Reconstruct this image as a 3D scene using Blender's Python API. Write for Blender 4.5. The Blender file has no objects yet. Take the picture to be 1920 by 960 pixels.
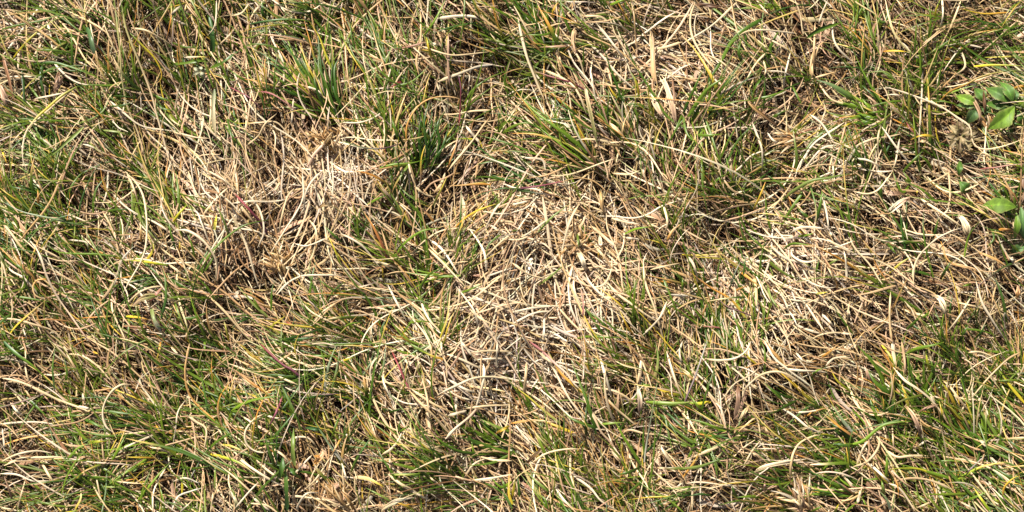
import bpy, math, random
import numpy as np
from mathutils import Vector

random.seed(11)
rng = np.random.default_rng(11)
SC = bpy.context.scene
COL = SC.collection

# ------------------------------------------------------------------ camera, sky, sun, exposure
FW, CAMZ = 0.50, 1.0                    # metres of lawn across the frame, lens height above the soil
cam_d = bpy.data.cameras.new('camera')
cam_d.sensor_width = 36.0
cam_d.lens = 36.0 * CAMZ / FW
cam_d.clip_start, cam_d.clip_end = 0.02, 2000.0
cam = bpy.data.objects.new('camera', cam_d)
cam.location = (0, 0, CAMZ)
COL.objects.link(cam)
SC.camera = cam

SUN_EL, SUN_AZ = 45.0, 335.0            # azimuth clockwise from +Y (top of the picture)
SUN_E, SKY_E, EXPO = 5.0, 0.05, 0.98
world = bpy.data.worlds.new('World'); SC.world = world
world.use_nodes = True
wn = world.node_tree
bg = wn.nodes['Background']
sky = wn.nodes.new('ShaderNodeTexSky')
sky.sky_type = 'NISHITA'; sky.sun_disc = False
sky.sun_elevation = math.radians(SUN_EL)
sky.sun_rotation = math.radians(SUN_AZ)
sky.dust_density = 4.5; sky.ozone_density = .6
wn.links.new(sky.outputs[0], bg.inputs[0])
bg.inputs[1].default_value = SKY_E
sd = bpy.data.lights.new('sun', 'SUN')
sd.energy = SUN_E; sd.angle = math.radians(0.53); sd.color = (1.0, 0.955, 0.88)
sun = bpy.data.objects.new('sun', sd); COL.objects.link(sun)
a, e = math.radians(SUN_AZ), math.radians(SUN_EL)
sv = Vector((math.sin(a) * math.cos(e), math.cos(a) * math.cos(e), math.sin(e)))
sun.rotation_euler = sv.to_track_quat('Z', 'Y').to_euler()
sun.location = sv * 3
SC.view_settings.view_transform = 'Standard'
SC.view_settings.look = 'None'
SC.view_settings.exposure = EXPO
SC.view_settings.gamma = 1.0
SC.view_settings.use_curve_mapping = False
SC.cycles.max_bounces = 5
SC.cycles.diffuse_bounces = 2

# ------------------------------------------------------------------ helpers
S = FW / 1920.0                          # metres per photograph pixel on the soil

def w2(px, py, z):
    """point of the lawn seen at picture position px, py when it stands z above the soil"""
    f = (1 - np.asarray(z) / CAMZ) * S
    return (np.asarray(px) - 960.0) * f, (480.0 - np.asarray(py)) * f

def terrain(x, y):
    return (0.0055 * np.sin(x * 34 + 1.3) * np.cos(y * 41 + .4) + 0.0034 * np.sin(x * 83 - y * 37 + 2)
            + 0.0018 * np.sin(y * 131 + x * 61) * np.cos(x * 97))

def prop(o, label=None, cat=None, group=None, kind=None):
    if label: o['label'] = label
    if cat: o['category'] = cat
    if group: o['group'] = group
    if kind: o['kind'] = kind
    return o

def empty(name, loc=(0, 0, 0)):
    o = bpy.data.objects.new(name, None); o.location = loc
    o.empty_display_size = 0.005
    COL.objects.link(o)
    return o

def ribbons(P, W, C, tw=None, M=3, arch=.55):
    """bent strips with a curved cross-section. P (N,K,3) centre lines, W (N,K) half widths, C (N,K,3) colours."""
    N, K, _ = P.shape
    T = np.gradient(P, axis=1)
    T /= np.linalg.norm(T, axis=2, keepdims=True) + 1e-12
    side = np.cross(T, np.array([0, 0, 1.0]))
    side /= np.linalg.norm(side, axis=2, keepdims=True) + 1e-9
    up = np.cross(side, T)
    if tw is not None:
        c, s = np.cos(tw)[..., None], np.sin(tw)[..., None]
        side, up = side * c + up * s, up * c - side * s
    th = np.linspace(-1, 1, M)
    V = np.empty((N, K, M, 3))
    UV = np.empty((N, K, M, 2))
    L = np.concatenate([np.zeros((N, 1)), np.cumsum(np.linalg.norm(np.diff(P, axis=1), axis=2), axis=1)], axis=1)
    ofs = rng.random(N) * 50
    for j, t in enumerate(th):
        V[:, :, j] = P + side * (W * t)[..., None] + up * (W * arch * (1 - t * t))[..., None]
        UV[:, :, j, 0] = t * .5 + .5 + ofs[:, None]
        UV[:, :, j, 1] = L * 100 + ofs[:, None]
    idx = np.arange(N * K * M).reshape(N, K, M)
    F = np.stack([idx[:, :-1, :-1], idx[:, :-1, 1:], idx[:, 1:, 1:], idx[:, 1:, :-1]], axis=-1).reshape(-1, 4)
    return V.reshape(-1, 3), F, np.repeat(C[:, :, None, :], M, axis=2).reshape(-1, 3), UV.reshape(-1, 2)

def join(parts):
    Vs, Fs, Cs, Us, n = [], [], [], [], 0
    for V, F, C, U in parts:
        Vs.append(V); Fs.append(F + n); Cs.append(C); Us.append(U); n += len(V)
    return np.concatenate(Vs), np.concatenate(Fs), np.concatenate(Cs), np.concatenate(Us)

TISSUE = []
def mesh_obj(name, data, mat, parent=None, origin=(0, 0, 0)):
    V, F, C, U = data
    V = V - np.asarray(origin)
    if mat is M_DRY: C = C * np.array([.80, .775, .73])
    elif mat is M_GREEN:
        g_ = (C[:, 1:2] > C[:, 0:1]) * 1.0          # only the green parts, not tips gone to straw
        C = C * (g_ * np.array([[.54, .62, .50]]) + (1 - g_) * np.array([[.82, .78, .76]]))
    elif mat is M_LEAF: C = C * np.array([.66, .74, .6])
    me = bpy.data.meshes.new(name)
    me.vertices.add(len(V)); me.loops.add(F.size); me.polygons.add(len(F))
    me.vertices.foreach_set('co', V.astype(np.float32).ravel())
    me.loops.foreach_set('vertex_index', F.astype(np.int32).ravel())
    me.polygons.foreach_set('loop_start', np.arange(0, F.size, 4, dtype=np.int32))
    me.polygons.foreach_set('use_smooth', np.ones(len(F), dtype=bool))
    me.update(calc_edges=True)
    ca = me.color_attributes.new('Col', 'FLOAT_COLOR', 'POINT')
    ca.data.foreach_set('color', np.concatenate([C, np.ones((len(C), 1))], axis=1).astype(np.float32).ravel())
    uv = me.uv_layers.new(name='UVMap')
    uv.data.foreach_set('uv', U[F.ravel()].astype(np.float32).ravel())
    me.materials.append(mat)
    o = bpy.data.objects.new(name, me); COL.objects.link(o)
    if parent is not None: o.parent = parent
    else: o.location = origin
    return o

# ------------------------------------------------------------------ materials
def blade_material(name, rough, trans, var):
    m = bpy.data.materials.new(name); m.use_nodes = True
    nt = m.node_tree; nt.nodes.clear()
    N, Lk = nt.nodes.new, nt.links.new
    out = N('ShaderNodeOutputMaterial'); pr = N('ShaderNodeBsdfPrincipled')
    at = N('ShaderNodeVertexColor'); at.layer_name = 'Col'
    uv = N('ShaderNodeUVMap'); mp = N('ShaderNodeMapping')
    mp.inputs['Scale'].default_value = (7, .55, 1)
    nz = N('ShaderNodeTexNoise'); nz.inputs['Scale'].default_value = 1.0; nz.inputs['Detail'].default_value = 3
    Lk(uv.outputs[0], mp.inputs[0]); Lk(mp.outputs[0], nz.inputs['Vector'])
    rmp = N('ShaderNodeMapRange')
    rmp.inputs[1].default_value = .3; rmp.inputs[2].default_value = .7
    rmp.inputs[3].default_value = 1 - var; rmp.inputs[4].default_value = 1 + var
    Lk(nz.outputs[0], rmp.inputs[0])
    mx = N('ShaderNodeVectorMath'); mx.operation = 'SCALE'
    Lk(at.outputs[0], mx.inputs[0]); Lk(rmp.outputs[0], mx.inputs['Scale'])
    Lk(mx.outputs[0], pr.inputs['Base Color'])
    pr.inputs['Roughness'].default_value = rough
    pr.inputs['Specular IOR Level'].default_value = .45
    bp = N('ShaderNodeBump'); bp.inputs['Strength'].default_value = .25; bp.inputs['Distance'].default_value = .0002
    Lk(nz.outputs[0], bp.inputs['Height']); Lk(bp.outputs[0], pr.inputs['Normal'])
    tr = N('ShaderNodeBsdfTranslucent'); Lk(mx.outputs[0], tr.inputs[0])
    ms = N('ShaderNodeMixShader'); ms.inputs[0].default_value = trans
    Lk(pr.outputs[0], ms.inputs[1]); Lk(tr.outputs[0], ms.inputs[2]); Lk(ms.outputs[0], out.inputs[0])
    return m

M_DRY = blade_material('dry_blades', .48, .04, .26)
M_GREEN = blade_material('green_blades', .42, .16, .22)
M_LEAF = blade_material('leaf_tissue', .6, .2, .3)

TISSUE += [M_DRY, M_GREEN, M_LEAF]
def soil_material():
    m = bpy.data.materials.new('soil'); m.use_nodes = True
    nt = m.node_tree; N, Lk = nt.nodes.new, nt.links.new
    pr = nt.nodes['Principled BSDF']; pr.inputs['Roughness'].default_value = .95
    g = N('ShaderNodeNewGeometry')
    n1 = N('ShaderNodeTexNoise'); n1.inputs['Scale'].default_value = 900; n1.inputs['Detail'].default_value = 6
    n2 = N('ShaderNodeTexNoise'); n2.inputs['Scale'].default_value = 14; n2.inputs['Detail'].default_value = 4
    Lk(g.outputs['Position'], n1.inputs['Vector']); Lk(g.outputs['Position'], n2.inputs['Vector'])
    cr = N('ShaderNodeValToRGB')
    cr.color_ramp.elements[0].position = .3; cr.color_ramp.elements[0].color = (.014, .009, .006, 1)
    cr.color_ramp.elements[1].position = .75; cr.color_ramp.elements[1].color = (.07, .042, .025, 1)
    Lk(n1.outputs[0], cr.inputs[0])
    mx = N('ShaderNodeMix'); mx.data_type = 'RGBA'
    # far from the clump itself the lawn simply reads as mixed straw and green
    ln = N('ShaderNodeVectorMath'); ln.operation = 'LENGTH'; Lk(g.outputs['Position'], ln.inputs[0])
    mr = N('ShaderNodeMapRange'); mr.inputs[1].default_value = 1.2; mr.inputs[2].default_value = 3
    Lk(ln.outputs['Value'], mr.inputs[0]); Lk(mr.outputs[0], mx.inputs[0])
    c2 = N('ShaderNodeValToRGB')
    c2.color_ramp.elements[0].position = .38; c2.color_ramp.elements[0].color = (.07, .10, .02, 1)
    c2.color_ramp.elements[1].position = .62; c2.color_ramp.elements[1].color = (.34, .26, .15, 1)
    Lk(n2.outputs[0], c2.inputs[0])
    Lk(cr.outputs[0], mx.inputs[6]); Lk(c2.outputs[0], mx.inputs[7]); Lk(mx.outputs[2], pr.inputs['Base Color'])
    bp = N('ShaderNodeBump'); bp.inputs['Strength'].default_value = .8; bp.inputs['Distance'].default_value = .001
    Lk(n1.outputs[0], bp.inputs['Height']); Lk(bp.outputs[0], pr.inputs['Normal'])
    return m
M_SOIL = soil_material()

# ------------------------------------------------------------------ ground
def ground():
    # fine grid under the lawn, coarse skirt out to the horizon, all one sheet
    def axis(r):
        fine = np.linspace(-r, r, 2 * int(r / .006) + 1)
        far = np.array([3, 8, 30, 120, 500.0])
        return np.concatenate([-far[::-1], fine, far])
    ax, ay = axis(1.0), axis(.7)
    X, Y = np.meshgrid(ax, ay)
    Z = terrain(X, Y) * (np.maximum(abs(X), abs(Y)) < 2) - .028
    V = np.stack([X, Y, Z], -1).reshape(-1, 3)
    ny, nx = X.shape
    i = np.arange(ny * nx).reshape(ny, nx)
    F = np.stack([i[:-1, :-1], i[:-1, 1:], i[1:, 1:], i[1:, :-1]], -1).reshape(-1, 4)
    o = mesh_obj('ground', (V, F, np.ones((len(V), 3)), V[:, :2].copy()), M_SOIL)
    prop(o, 'dark crumbly brown soil showing in gaps under the dry lawn', 'ground', kind='structure')
ground()

# ------------------------------------------------------------------ what grows where (read off the photograph, cells of 80 px)
GREEN = np.array([[int(c) for c in r.replace(' ', '')] for r in (
    '4444 5577 6435 5322 2312 4433',
    '5554 4446 7633 5311 1332 4544',
    '6655 4336 7632 4442 4322 5446',
    '6666 5212 4633 4544 4322 4324',
    '6654 3111 3433 3334 4433 3323',
    '6544 3211 3432 1123 4331 2222',
    '4444 3211 2442 1123 4411 1223',
    '4434 4323 4521 1134 5411 1233',
    '3334 5446 6621 1233 4312 5444',
    '3456 6555 5521 2333 3223 6567',
    '2577 5444 3454 3432 2243 3578',
    '1565 4432 2344 4433 2343 3467')]) / 9.0
LAY = np.array([
    [160, 110, 115, 125, 115, 150, 132, 160, 140, 120, 115, 165],
    [150, 112, 130, 120, 100, 60, 140, 118, 60, 30, 125, 150],
    [135, 125, 110, 60, 120, 50, 165, 130, 140, 150, 150, 150],
    [130, 135, 135, 150, 150, 60, 100, 130, 120, 130, 160, 140],
    [138, 145, 150, 155, 120, 130, 132, 135, 100, 155, 130, 130],
    [175, 158, 120, 110, 130, 150, 125, 120, 175, 165, 145, 135]], float)
# dark / brown open spots: x, y, rx, ry, strength ; bleached dense mats likewise
OPEN = [(1490, 60, 75, 60, .8), (1700, 430, 90, 70, .6), (990, 500, 50, 40, .7), (830, 70, 60, 40, .6),
        (50, 880, 60, 70, .6), (1400, 800, 90, 60, .5), (560, 400, 25, 25, .6), (930, 130, 60, 50, .55),
        (110, 90, 60, 60, .3), (1340, 700, 60, 40, .5), (700, 830, 60, 40, .5), (1590, 570, 40, 60, .5),
        (270, 590, 40, 30, .5), (60, 420, 50, 40, .6), (560, 190, 40, 60, .5), (1420, 250, 50, 30, .5), (1650, 750, 60, 40, .3)]
MAT = [(930, 665, 120, 95), (1080, 560, 120, 120, .7), (620, 340, 90, 60), (1500, 520, 110, 100, .75), (1580, 280, 60, 50),
       (420, 420, 60, 60), (1350, 560, 80, 60), (1010, 420, 120, 60, .6), (1190, 90, 90, 60, .7), (60, 60, 50, 50), (1380, 640, 70, 50, .4)]

def bil(G, px, py, ang=False):
    h, w = G.shape
    u = np.clip(px / 1920 * w - .5, 0, w - 1.001); v = np.clip(py / 960 * h - .5, 0, h - 1.001)
    i, j = u.astype(int), v.astype(int); fu, fv = u - i, v - j
    def mixd(A): return (A[j, i] * (1 - fu) + A[j, i + 1] * fu) * (1 - fv) + (A[j + 1, i] * (1 - fu) + A[j + 1, i + 1] * fu) * fv
    if ang:
        r = np.radians(G) * 2
        return .5 * np.arctan2(mixd(np.sin(r)), mixd(np.cos(r)))
    return mixd(G)

def blobs(L, px, py):
    r = np.zeros_like(px)
    for b in L:
        s = b[4] if len(b) > 4 else 1
        r = np.maximum(r, s * np.exp(-((px - b[0]) / b[2]) ** 2 - ((py - b[1]) / b[3]) ** 2))
    return r

def waves(px, py, sc, seed):
    r = np.random.default_rng(seed); o = np.zeros_like(px)
    for k in range(7):
        a, f, p = r.random() * 6.28, (0.6 + 1.2 * r.random()) / sc * 6.28, r.random() * 6.28
        o += np.sin((px * math.cos(a) + py * math.sin(a)) * f + p)
    return o / 3.0

# ------------------------------------------------------------------ colours (linear, the tissue's own; BROWN also deepened for shade in the gaps)
def pal(s): return np.array([[float(v) for v in c.split(',')] for c in s.split()])
STRAW = pal('.68,.52,.31 .56,.385,.20 .73,.61,.44 .45,.28,.13 .50,.32,.19 .42,.235,.085 .52,.43,.32 .25,.135,.06 .62,.45,.20')
STRAW_P = np.array([.20, .17, .14, .13, .11, .07, .07, .06, .05])
BROWN = pal('.13,.072,.036 .20,.115,.06 .07,.042,.024 .28,.175,.09 .22,.155,.10')
GREENS = pal('.125,.180,.014 .180,.235,.018 .25,.30,.028 .060,.120,.010 .060,.135,.022 .24,.22,.025')
GREENS_P = np.array([.28, .24, .13, .16, .10, .09])
TIPS = pal('.55,.40,.04 .52,.25,.04 .66,.50,.28 .45,.28,.10 .60,.46,.12')
KEY = dict(S=(.66, .51, .30), T=(.54, .36, .18), W=(.72, .61, .44), P=(.48, .31, .21), N=(.22, .115, .06), G=(.15, .22, .016),
           D=(.06, .125, .012), B=(.075, .16, .05), L=(.27, .38, .03), K=(.34, .36, .10), Y=(.62, .50, .03), O=(.60, .29, .05),
           R=(.27, .05, .05), V=(.10, .030, .06), H=(.40, .25, .09), A=(.42, .40, .34), C=(.25,.30,.18), M=(.36,.10,.12))

# ------------------------------------------------------------------ loose growth that nobody could count
def lay_strips(px, py, z0, L, w, th0, curl, rise, colr, K=7, blunt=False, tipc=None, tipfrom=.55, wig=.25, M=3, arch=.55, tw_a=.6, root=False):
    """strips starting (root) or centred at px,py; all arrays length N. L, w in px of the photograph."""
    N = len(px); t = np.linspace(0, 1, K)[None, :]
    th = th0[:, None] + curl[:, None] * (t - (.0 if root else .5)) + wig * np.sin(t * 6.3 * rng.uniform(.5, 1.3, (N, 1)) + rng.uniform(0, 6.3, (N, 1)))
    dl = (L * S / (K - 1))[:, None]
    sx = np.cumsum(np.cos(th) * dl, axis=1); sy = np.cumsum(np.sin(th) * dl, axis=1)
    if not root:
        sx -= sx.mean(1, keepdims=True); sy -= sy.mean(1, keepdims=True)
    x0, y0 = w2(px, py, z0)
    X, Y = x0[:, None] + sx, y0[:, None] + sy
    Z = terrain(X, Y) + z0[:, None] + rise[:, None] * (np.sin(np.pi * t * rng.uniform(.55, .8, (N, 1))) if root else (t - .5))
    Z = np.maximum(Z, terrain(X, Y) - .0275)
    if blunt: prof = np.clip(np.minimum(t, 1 - t) * 9, .35, 1) * np.ones((N, 1))
    else: prof = np.clip(1.06 - t ** 2.6, .1, 1) * np.clip(.55 + t * 3, 0, 1) * np.ones((N, 1))
    W = (w * S * .5)[:, None] * prof
    C = np.repeat(colr[:, None, :], K, axis=1)
    if tipc is not None:
        k = np.clip((t - tipfrom[:, None]) / .25, 0, 1)[..., None]
        C = C * (1 - k) + tipc[:, None, :] * k
    tw = rng.normal(0, tw_a, (N, 1)) + rng.normal(0, tw_a * .7, (N, 1)) * t
    return ribbons(np.stack([X, Y, Z], -1), W, C, tw, M, arch)

def pick(P, p, n, jit=.10):
    i = rng.choice(len(P), n, p=None if p is None else np.array(p) / np.sum(p))
    c = P[i] * (1 + rng.normal(0, jit, (n, 1))) * (1 + rng.normal(0, jit * .3, (n, 3)))
    return np.clip(c, .01, .82)

def dry_growth(x0, x1, y0, y1, mapped=True):
    A = (x1 - x0) * (y1 - y0) / (1920 * 960.0)
    out = []
    def spots(n):
        return rng.uniform(x0, x1, n), rng.uniform(y0, y1, n)
    def fields(px, py):
        if mapped:
            return bil(GREEN, px, py), bil(LAY, px, py, True), blobs(OPEN, px, py), blobs(MAT, px, py)
        return (.35 + .25 * waves(px, py, 500, 3)).clip(0, 1), np.radians(130 + 30 * waves(px, py, 700, 4)), np.zeros_like(px), np.zeros_like(px)
    # crumbs and short broken bits at the bottom
    n = int(15000 * A); px, py = spots(n); g, la, op, ma = fields(px, py)
    c = pick(BROWN, None, n, .2); k = rng.random(n) < .08 + .3 * ma
    c[k] = pick(STRAW, STRAW_P, k.sum(), .12) * .8
    out.append(lay_strips(px, py, rng.uniform(-.028, -.019, n), rng.uniform(12, 45, n), rng.uniform(2.2, 5.5, n),
               rng.uniform(0, 6.28, n), rng.normal(0, .6, n), rng.normal(0, .004, n), c, K=4, blunt=True, arch=.4, tw_a=.9))
    # matted straw, layer upon layer
    n = int(43000 * A); px, py = spots(n); g, la, op, ma = fields(px, py)
    keep = rng.random(n) < (1 - .8 * op) * (1 - .45 * g) * (.62 + .5 * ma) * (.75 + .45 * np.tanh(waves(px, py, 55, 21) * 1.5))
    px, py, g, la, op, ma = [v[keep] for v in (px, py, g, la, op, ma)]; n = len(px)
    clump = waves(px, py, 130, 7) * 1.1
    sp = np.where(ma > .4, .9, .5)
    th = la + clump * .35 + rng.normal(0, 1, n) * sp
    th += np.where(rng.random(n) < .22, rng.uniform(-1.6, 1.6, n), 0)
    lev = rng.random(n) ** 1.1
    c = pick(STRAW, STRAW_P, n); b = rng.random(n) < (.08 + .8 * (1 - lev) ** 1.2) * (1 - .55 * ma) + .35 * op  # lower straw drawn browner: rotted litter, plus gap shade put into the colour
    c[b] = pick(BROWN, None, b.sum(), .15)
    c *= (.74 + .46 * ma)[:, None] * np.exp(.13 * waves(px, py, 90, 31))[:, None]
    c[:, 2] *= .92 + .28 * ma; c = np.clip(c, .01, .8)
    L = np.clip(rng.lognormal(4.35 + .18 * ma, .45, n), 28, 300)
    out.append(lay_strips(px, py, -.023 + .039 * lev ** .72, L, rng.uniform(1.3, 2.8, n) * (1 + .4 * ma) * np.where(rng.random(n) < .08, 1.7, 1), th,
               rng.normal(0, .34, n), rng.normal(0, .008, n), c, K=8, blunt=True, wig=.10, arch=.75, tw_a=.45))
    # bleached mats
    n = int(11000 * A); px, py = spots(n); g, la, op, ma = fields(px, py)
    keep = rng.random(n) < np.clip(ma - .18, 0, 1) ** 1.2 * (1 - .6 * op); px, py, la = px[keep], py[keep], la[keep]; n = len(px)
    if n: out.append(lay_strips(px, py, .004 + .013 * rng.random(n) ** .8, np.clip(rng.lognormal(4.75, .4, n), 45, 320), rng.uniform(1.7, 3.6, n), la + rng.normal(0, .85, n),
               rng.normal(0, .4, n), rng.normal(0, .003, n), pick(pal('.74,.63,.47 .70,.58,.40 .62,.47,.29 .68,.58,.46'), None, n, .07), K=8, blunt=True, wig=.12, arch=.7, tw_a=.4))
    # hair thin broken fibres through the whole mat
    n = int(13000 * A); px, py = spots(n); g, la, op, ma = fields(px, py); lev = rng.random(n)
    c = pick(STRAW, STRAW_P, n, .15); b = rng.random(n) < .15 + .5 * (1 - lev)  # deep fibres turn brown too, rotting tone that also paints shade between straws
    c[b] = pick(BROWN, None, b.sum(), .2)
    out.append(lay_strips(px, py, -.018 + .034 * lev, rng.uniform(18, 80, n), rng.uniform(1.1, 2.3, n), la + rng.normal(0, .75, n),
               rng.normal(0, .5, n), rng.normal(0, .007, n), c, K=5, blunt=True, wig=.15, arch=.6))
    # fine pale straw curling over the top
    n = int(1300 * A); px, py = spots(n); g, la, op, ma = fields(px, py)
    keep = rng.random(n) < (1 - .7 * op) * (1 - .3 * g) * (.6 + .4 * ma)
    px, py, la = px[keep], py[keep], la[keep]; n = len(px)
    out.append(lay_strips(px, py, rng.uniform(.013, .019, n), np.clip(rng.lognormal(4.9, .4, n), 60, 360), rng.uniform(1.7, 3.1, n),
               la + rng.normal(0, .55, n), rng.normal(0, .75, n), rng.normal(0, .005, n), pick(STRAW[:5], None, n), K=12, blunt=True, arch=.9, tw_a=.2))
    n = int(7000 * A); px, py = spots(n); g, la, op, ma = fields(px, py)
    keep = rng.random(n) < op ** 1.3 + .05; px, py, la = px[keep], py[keep], la[keep]; n = len(px)
    out.append(lay_strips(px, py, rng.uniform(-.006, .010, n), rng.uniform(25, 95, n), rng.uniform(3.5, 9, n),
               la + rng.normal(0, .6, n), rng.normal(0, .5, n), rng.normal(0, .006, n), pick(pal('.20,.115,.06 .30,.18,.105 .38,.25,.16 .13,.08,.045 .34,.17,.08'), None, n, .15),
               K=7, arch=.3, tw_a=.6, wig=.2))
    # broad papery sheaths
    n = int(260 * A); px, py = spots(n); g, la, op, ma = fields(px, py)
    out.append(lay_strips(px, py, rng.uniform(.004, .013, n), rng.uniform(30, 110, n), rng.uniform(5, 11, n),
               la + rng.normal(0, .6, n), rng.normal(0, .5, n), rng.normal(0, .004, n), pick(pal('.56,.38,.27 .62,.48,.32 .40,.24,.14 .70,.60,.45 .46,.28,.17'), None, n, .12),
               K=7, arch=.35, tw_a=.5))
    return join(out)

def green_growth(x0, x1, y0, y1, mapped=True):
    A = (x1 - x0) * (y1 - y0) / (1920 * 960.0)
    nt = int(1500 * A)
    cx, cy = rng.uniform(x0, x1, nt), rng.uniform(y0, y1, nt)
    if mapped: g, la = bil(GREEN, cx, cy), bil(LAY, cx, cy, True); g = g * (1 + .12 * np.clip(1 - cx / 700, 0, 1))
    else: g, la = (.35 + .25 * waves(cx, cy, 500, 3)).clip(0, 1), np.radians(130 + 30 * waves(cx, cy, 700, 4))
    keep = rng.random(nt) < np.clip(g * 1.25 - .07, 0, 1) ** 1.7 * (.45 + .95 * (waves(cx, cy, 150, 9) > -.1)) * 1.35
    cx, cy, g, la = cx[keep], cy[keep], g[keep], la[keep]
    # tips lean to the upper left of the picture
    la = np.where(np.cos(la - math.radians(125)) < 0, la + math.pi, la)
    la = la + rng.normal(0, .33, len(la)) + np.where(rng.random(len(la)) < .12, math.pi, 0)
    m = rng.integers(5, 17, len(cx))
    i = np.repeat(np.arange(len(cx)), m); n = len(i)
    size = rng.uniform(.7, 1.25, len(cx))[i]
    px = cx[i] + rng.normal(0, 8, n); py = cy[i] + rng.normal(0, 8, n)
    base = pick(GREENS, GREENS_P, len(cx), .08)[i] * .45 + pick(GREENS, GREENS_P, n, .12) * .55
    dead = rng.random(n) < .22
    base[dead] = pick(STRAW, STRAW_P, dead.sum())
    L = np.clip(rng.lognormal(4.7, .38, n), 45, 280) * size
    # shift the root back so that the middle of the blade sits on the cell
    th = la[i] + rng.normal(0, .36, n)
    px -= np.cos(th) * L * .4; py += np.sin(th) * L * .4
    tipc = pick(TIPS, None, n, .1); tf = np.where(rng.random(n) < .42, rng.uniform(.25, .85, n), 3.0)
    return lay_strips(px, py, rng.uniform(.005, .013, n), L, rng.uniform(1.9, 3.7, n) * np.where(rng.random(n) < .07, 1.9, 1), th,
                      rng.normal(0, .55, n), rng.uniform(.004, .013, n), base, K=10, tipc=tipc, tipfrom=tf, wig=.07, arch=.6, tw_a=.5, root=True)
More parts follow.
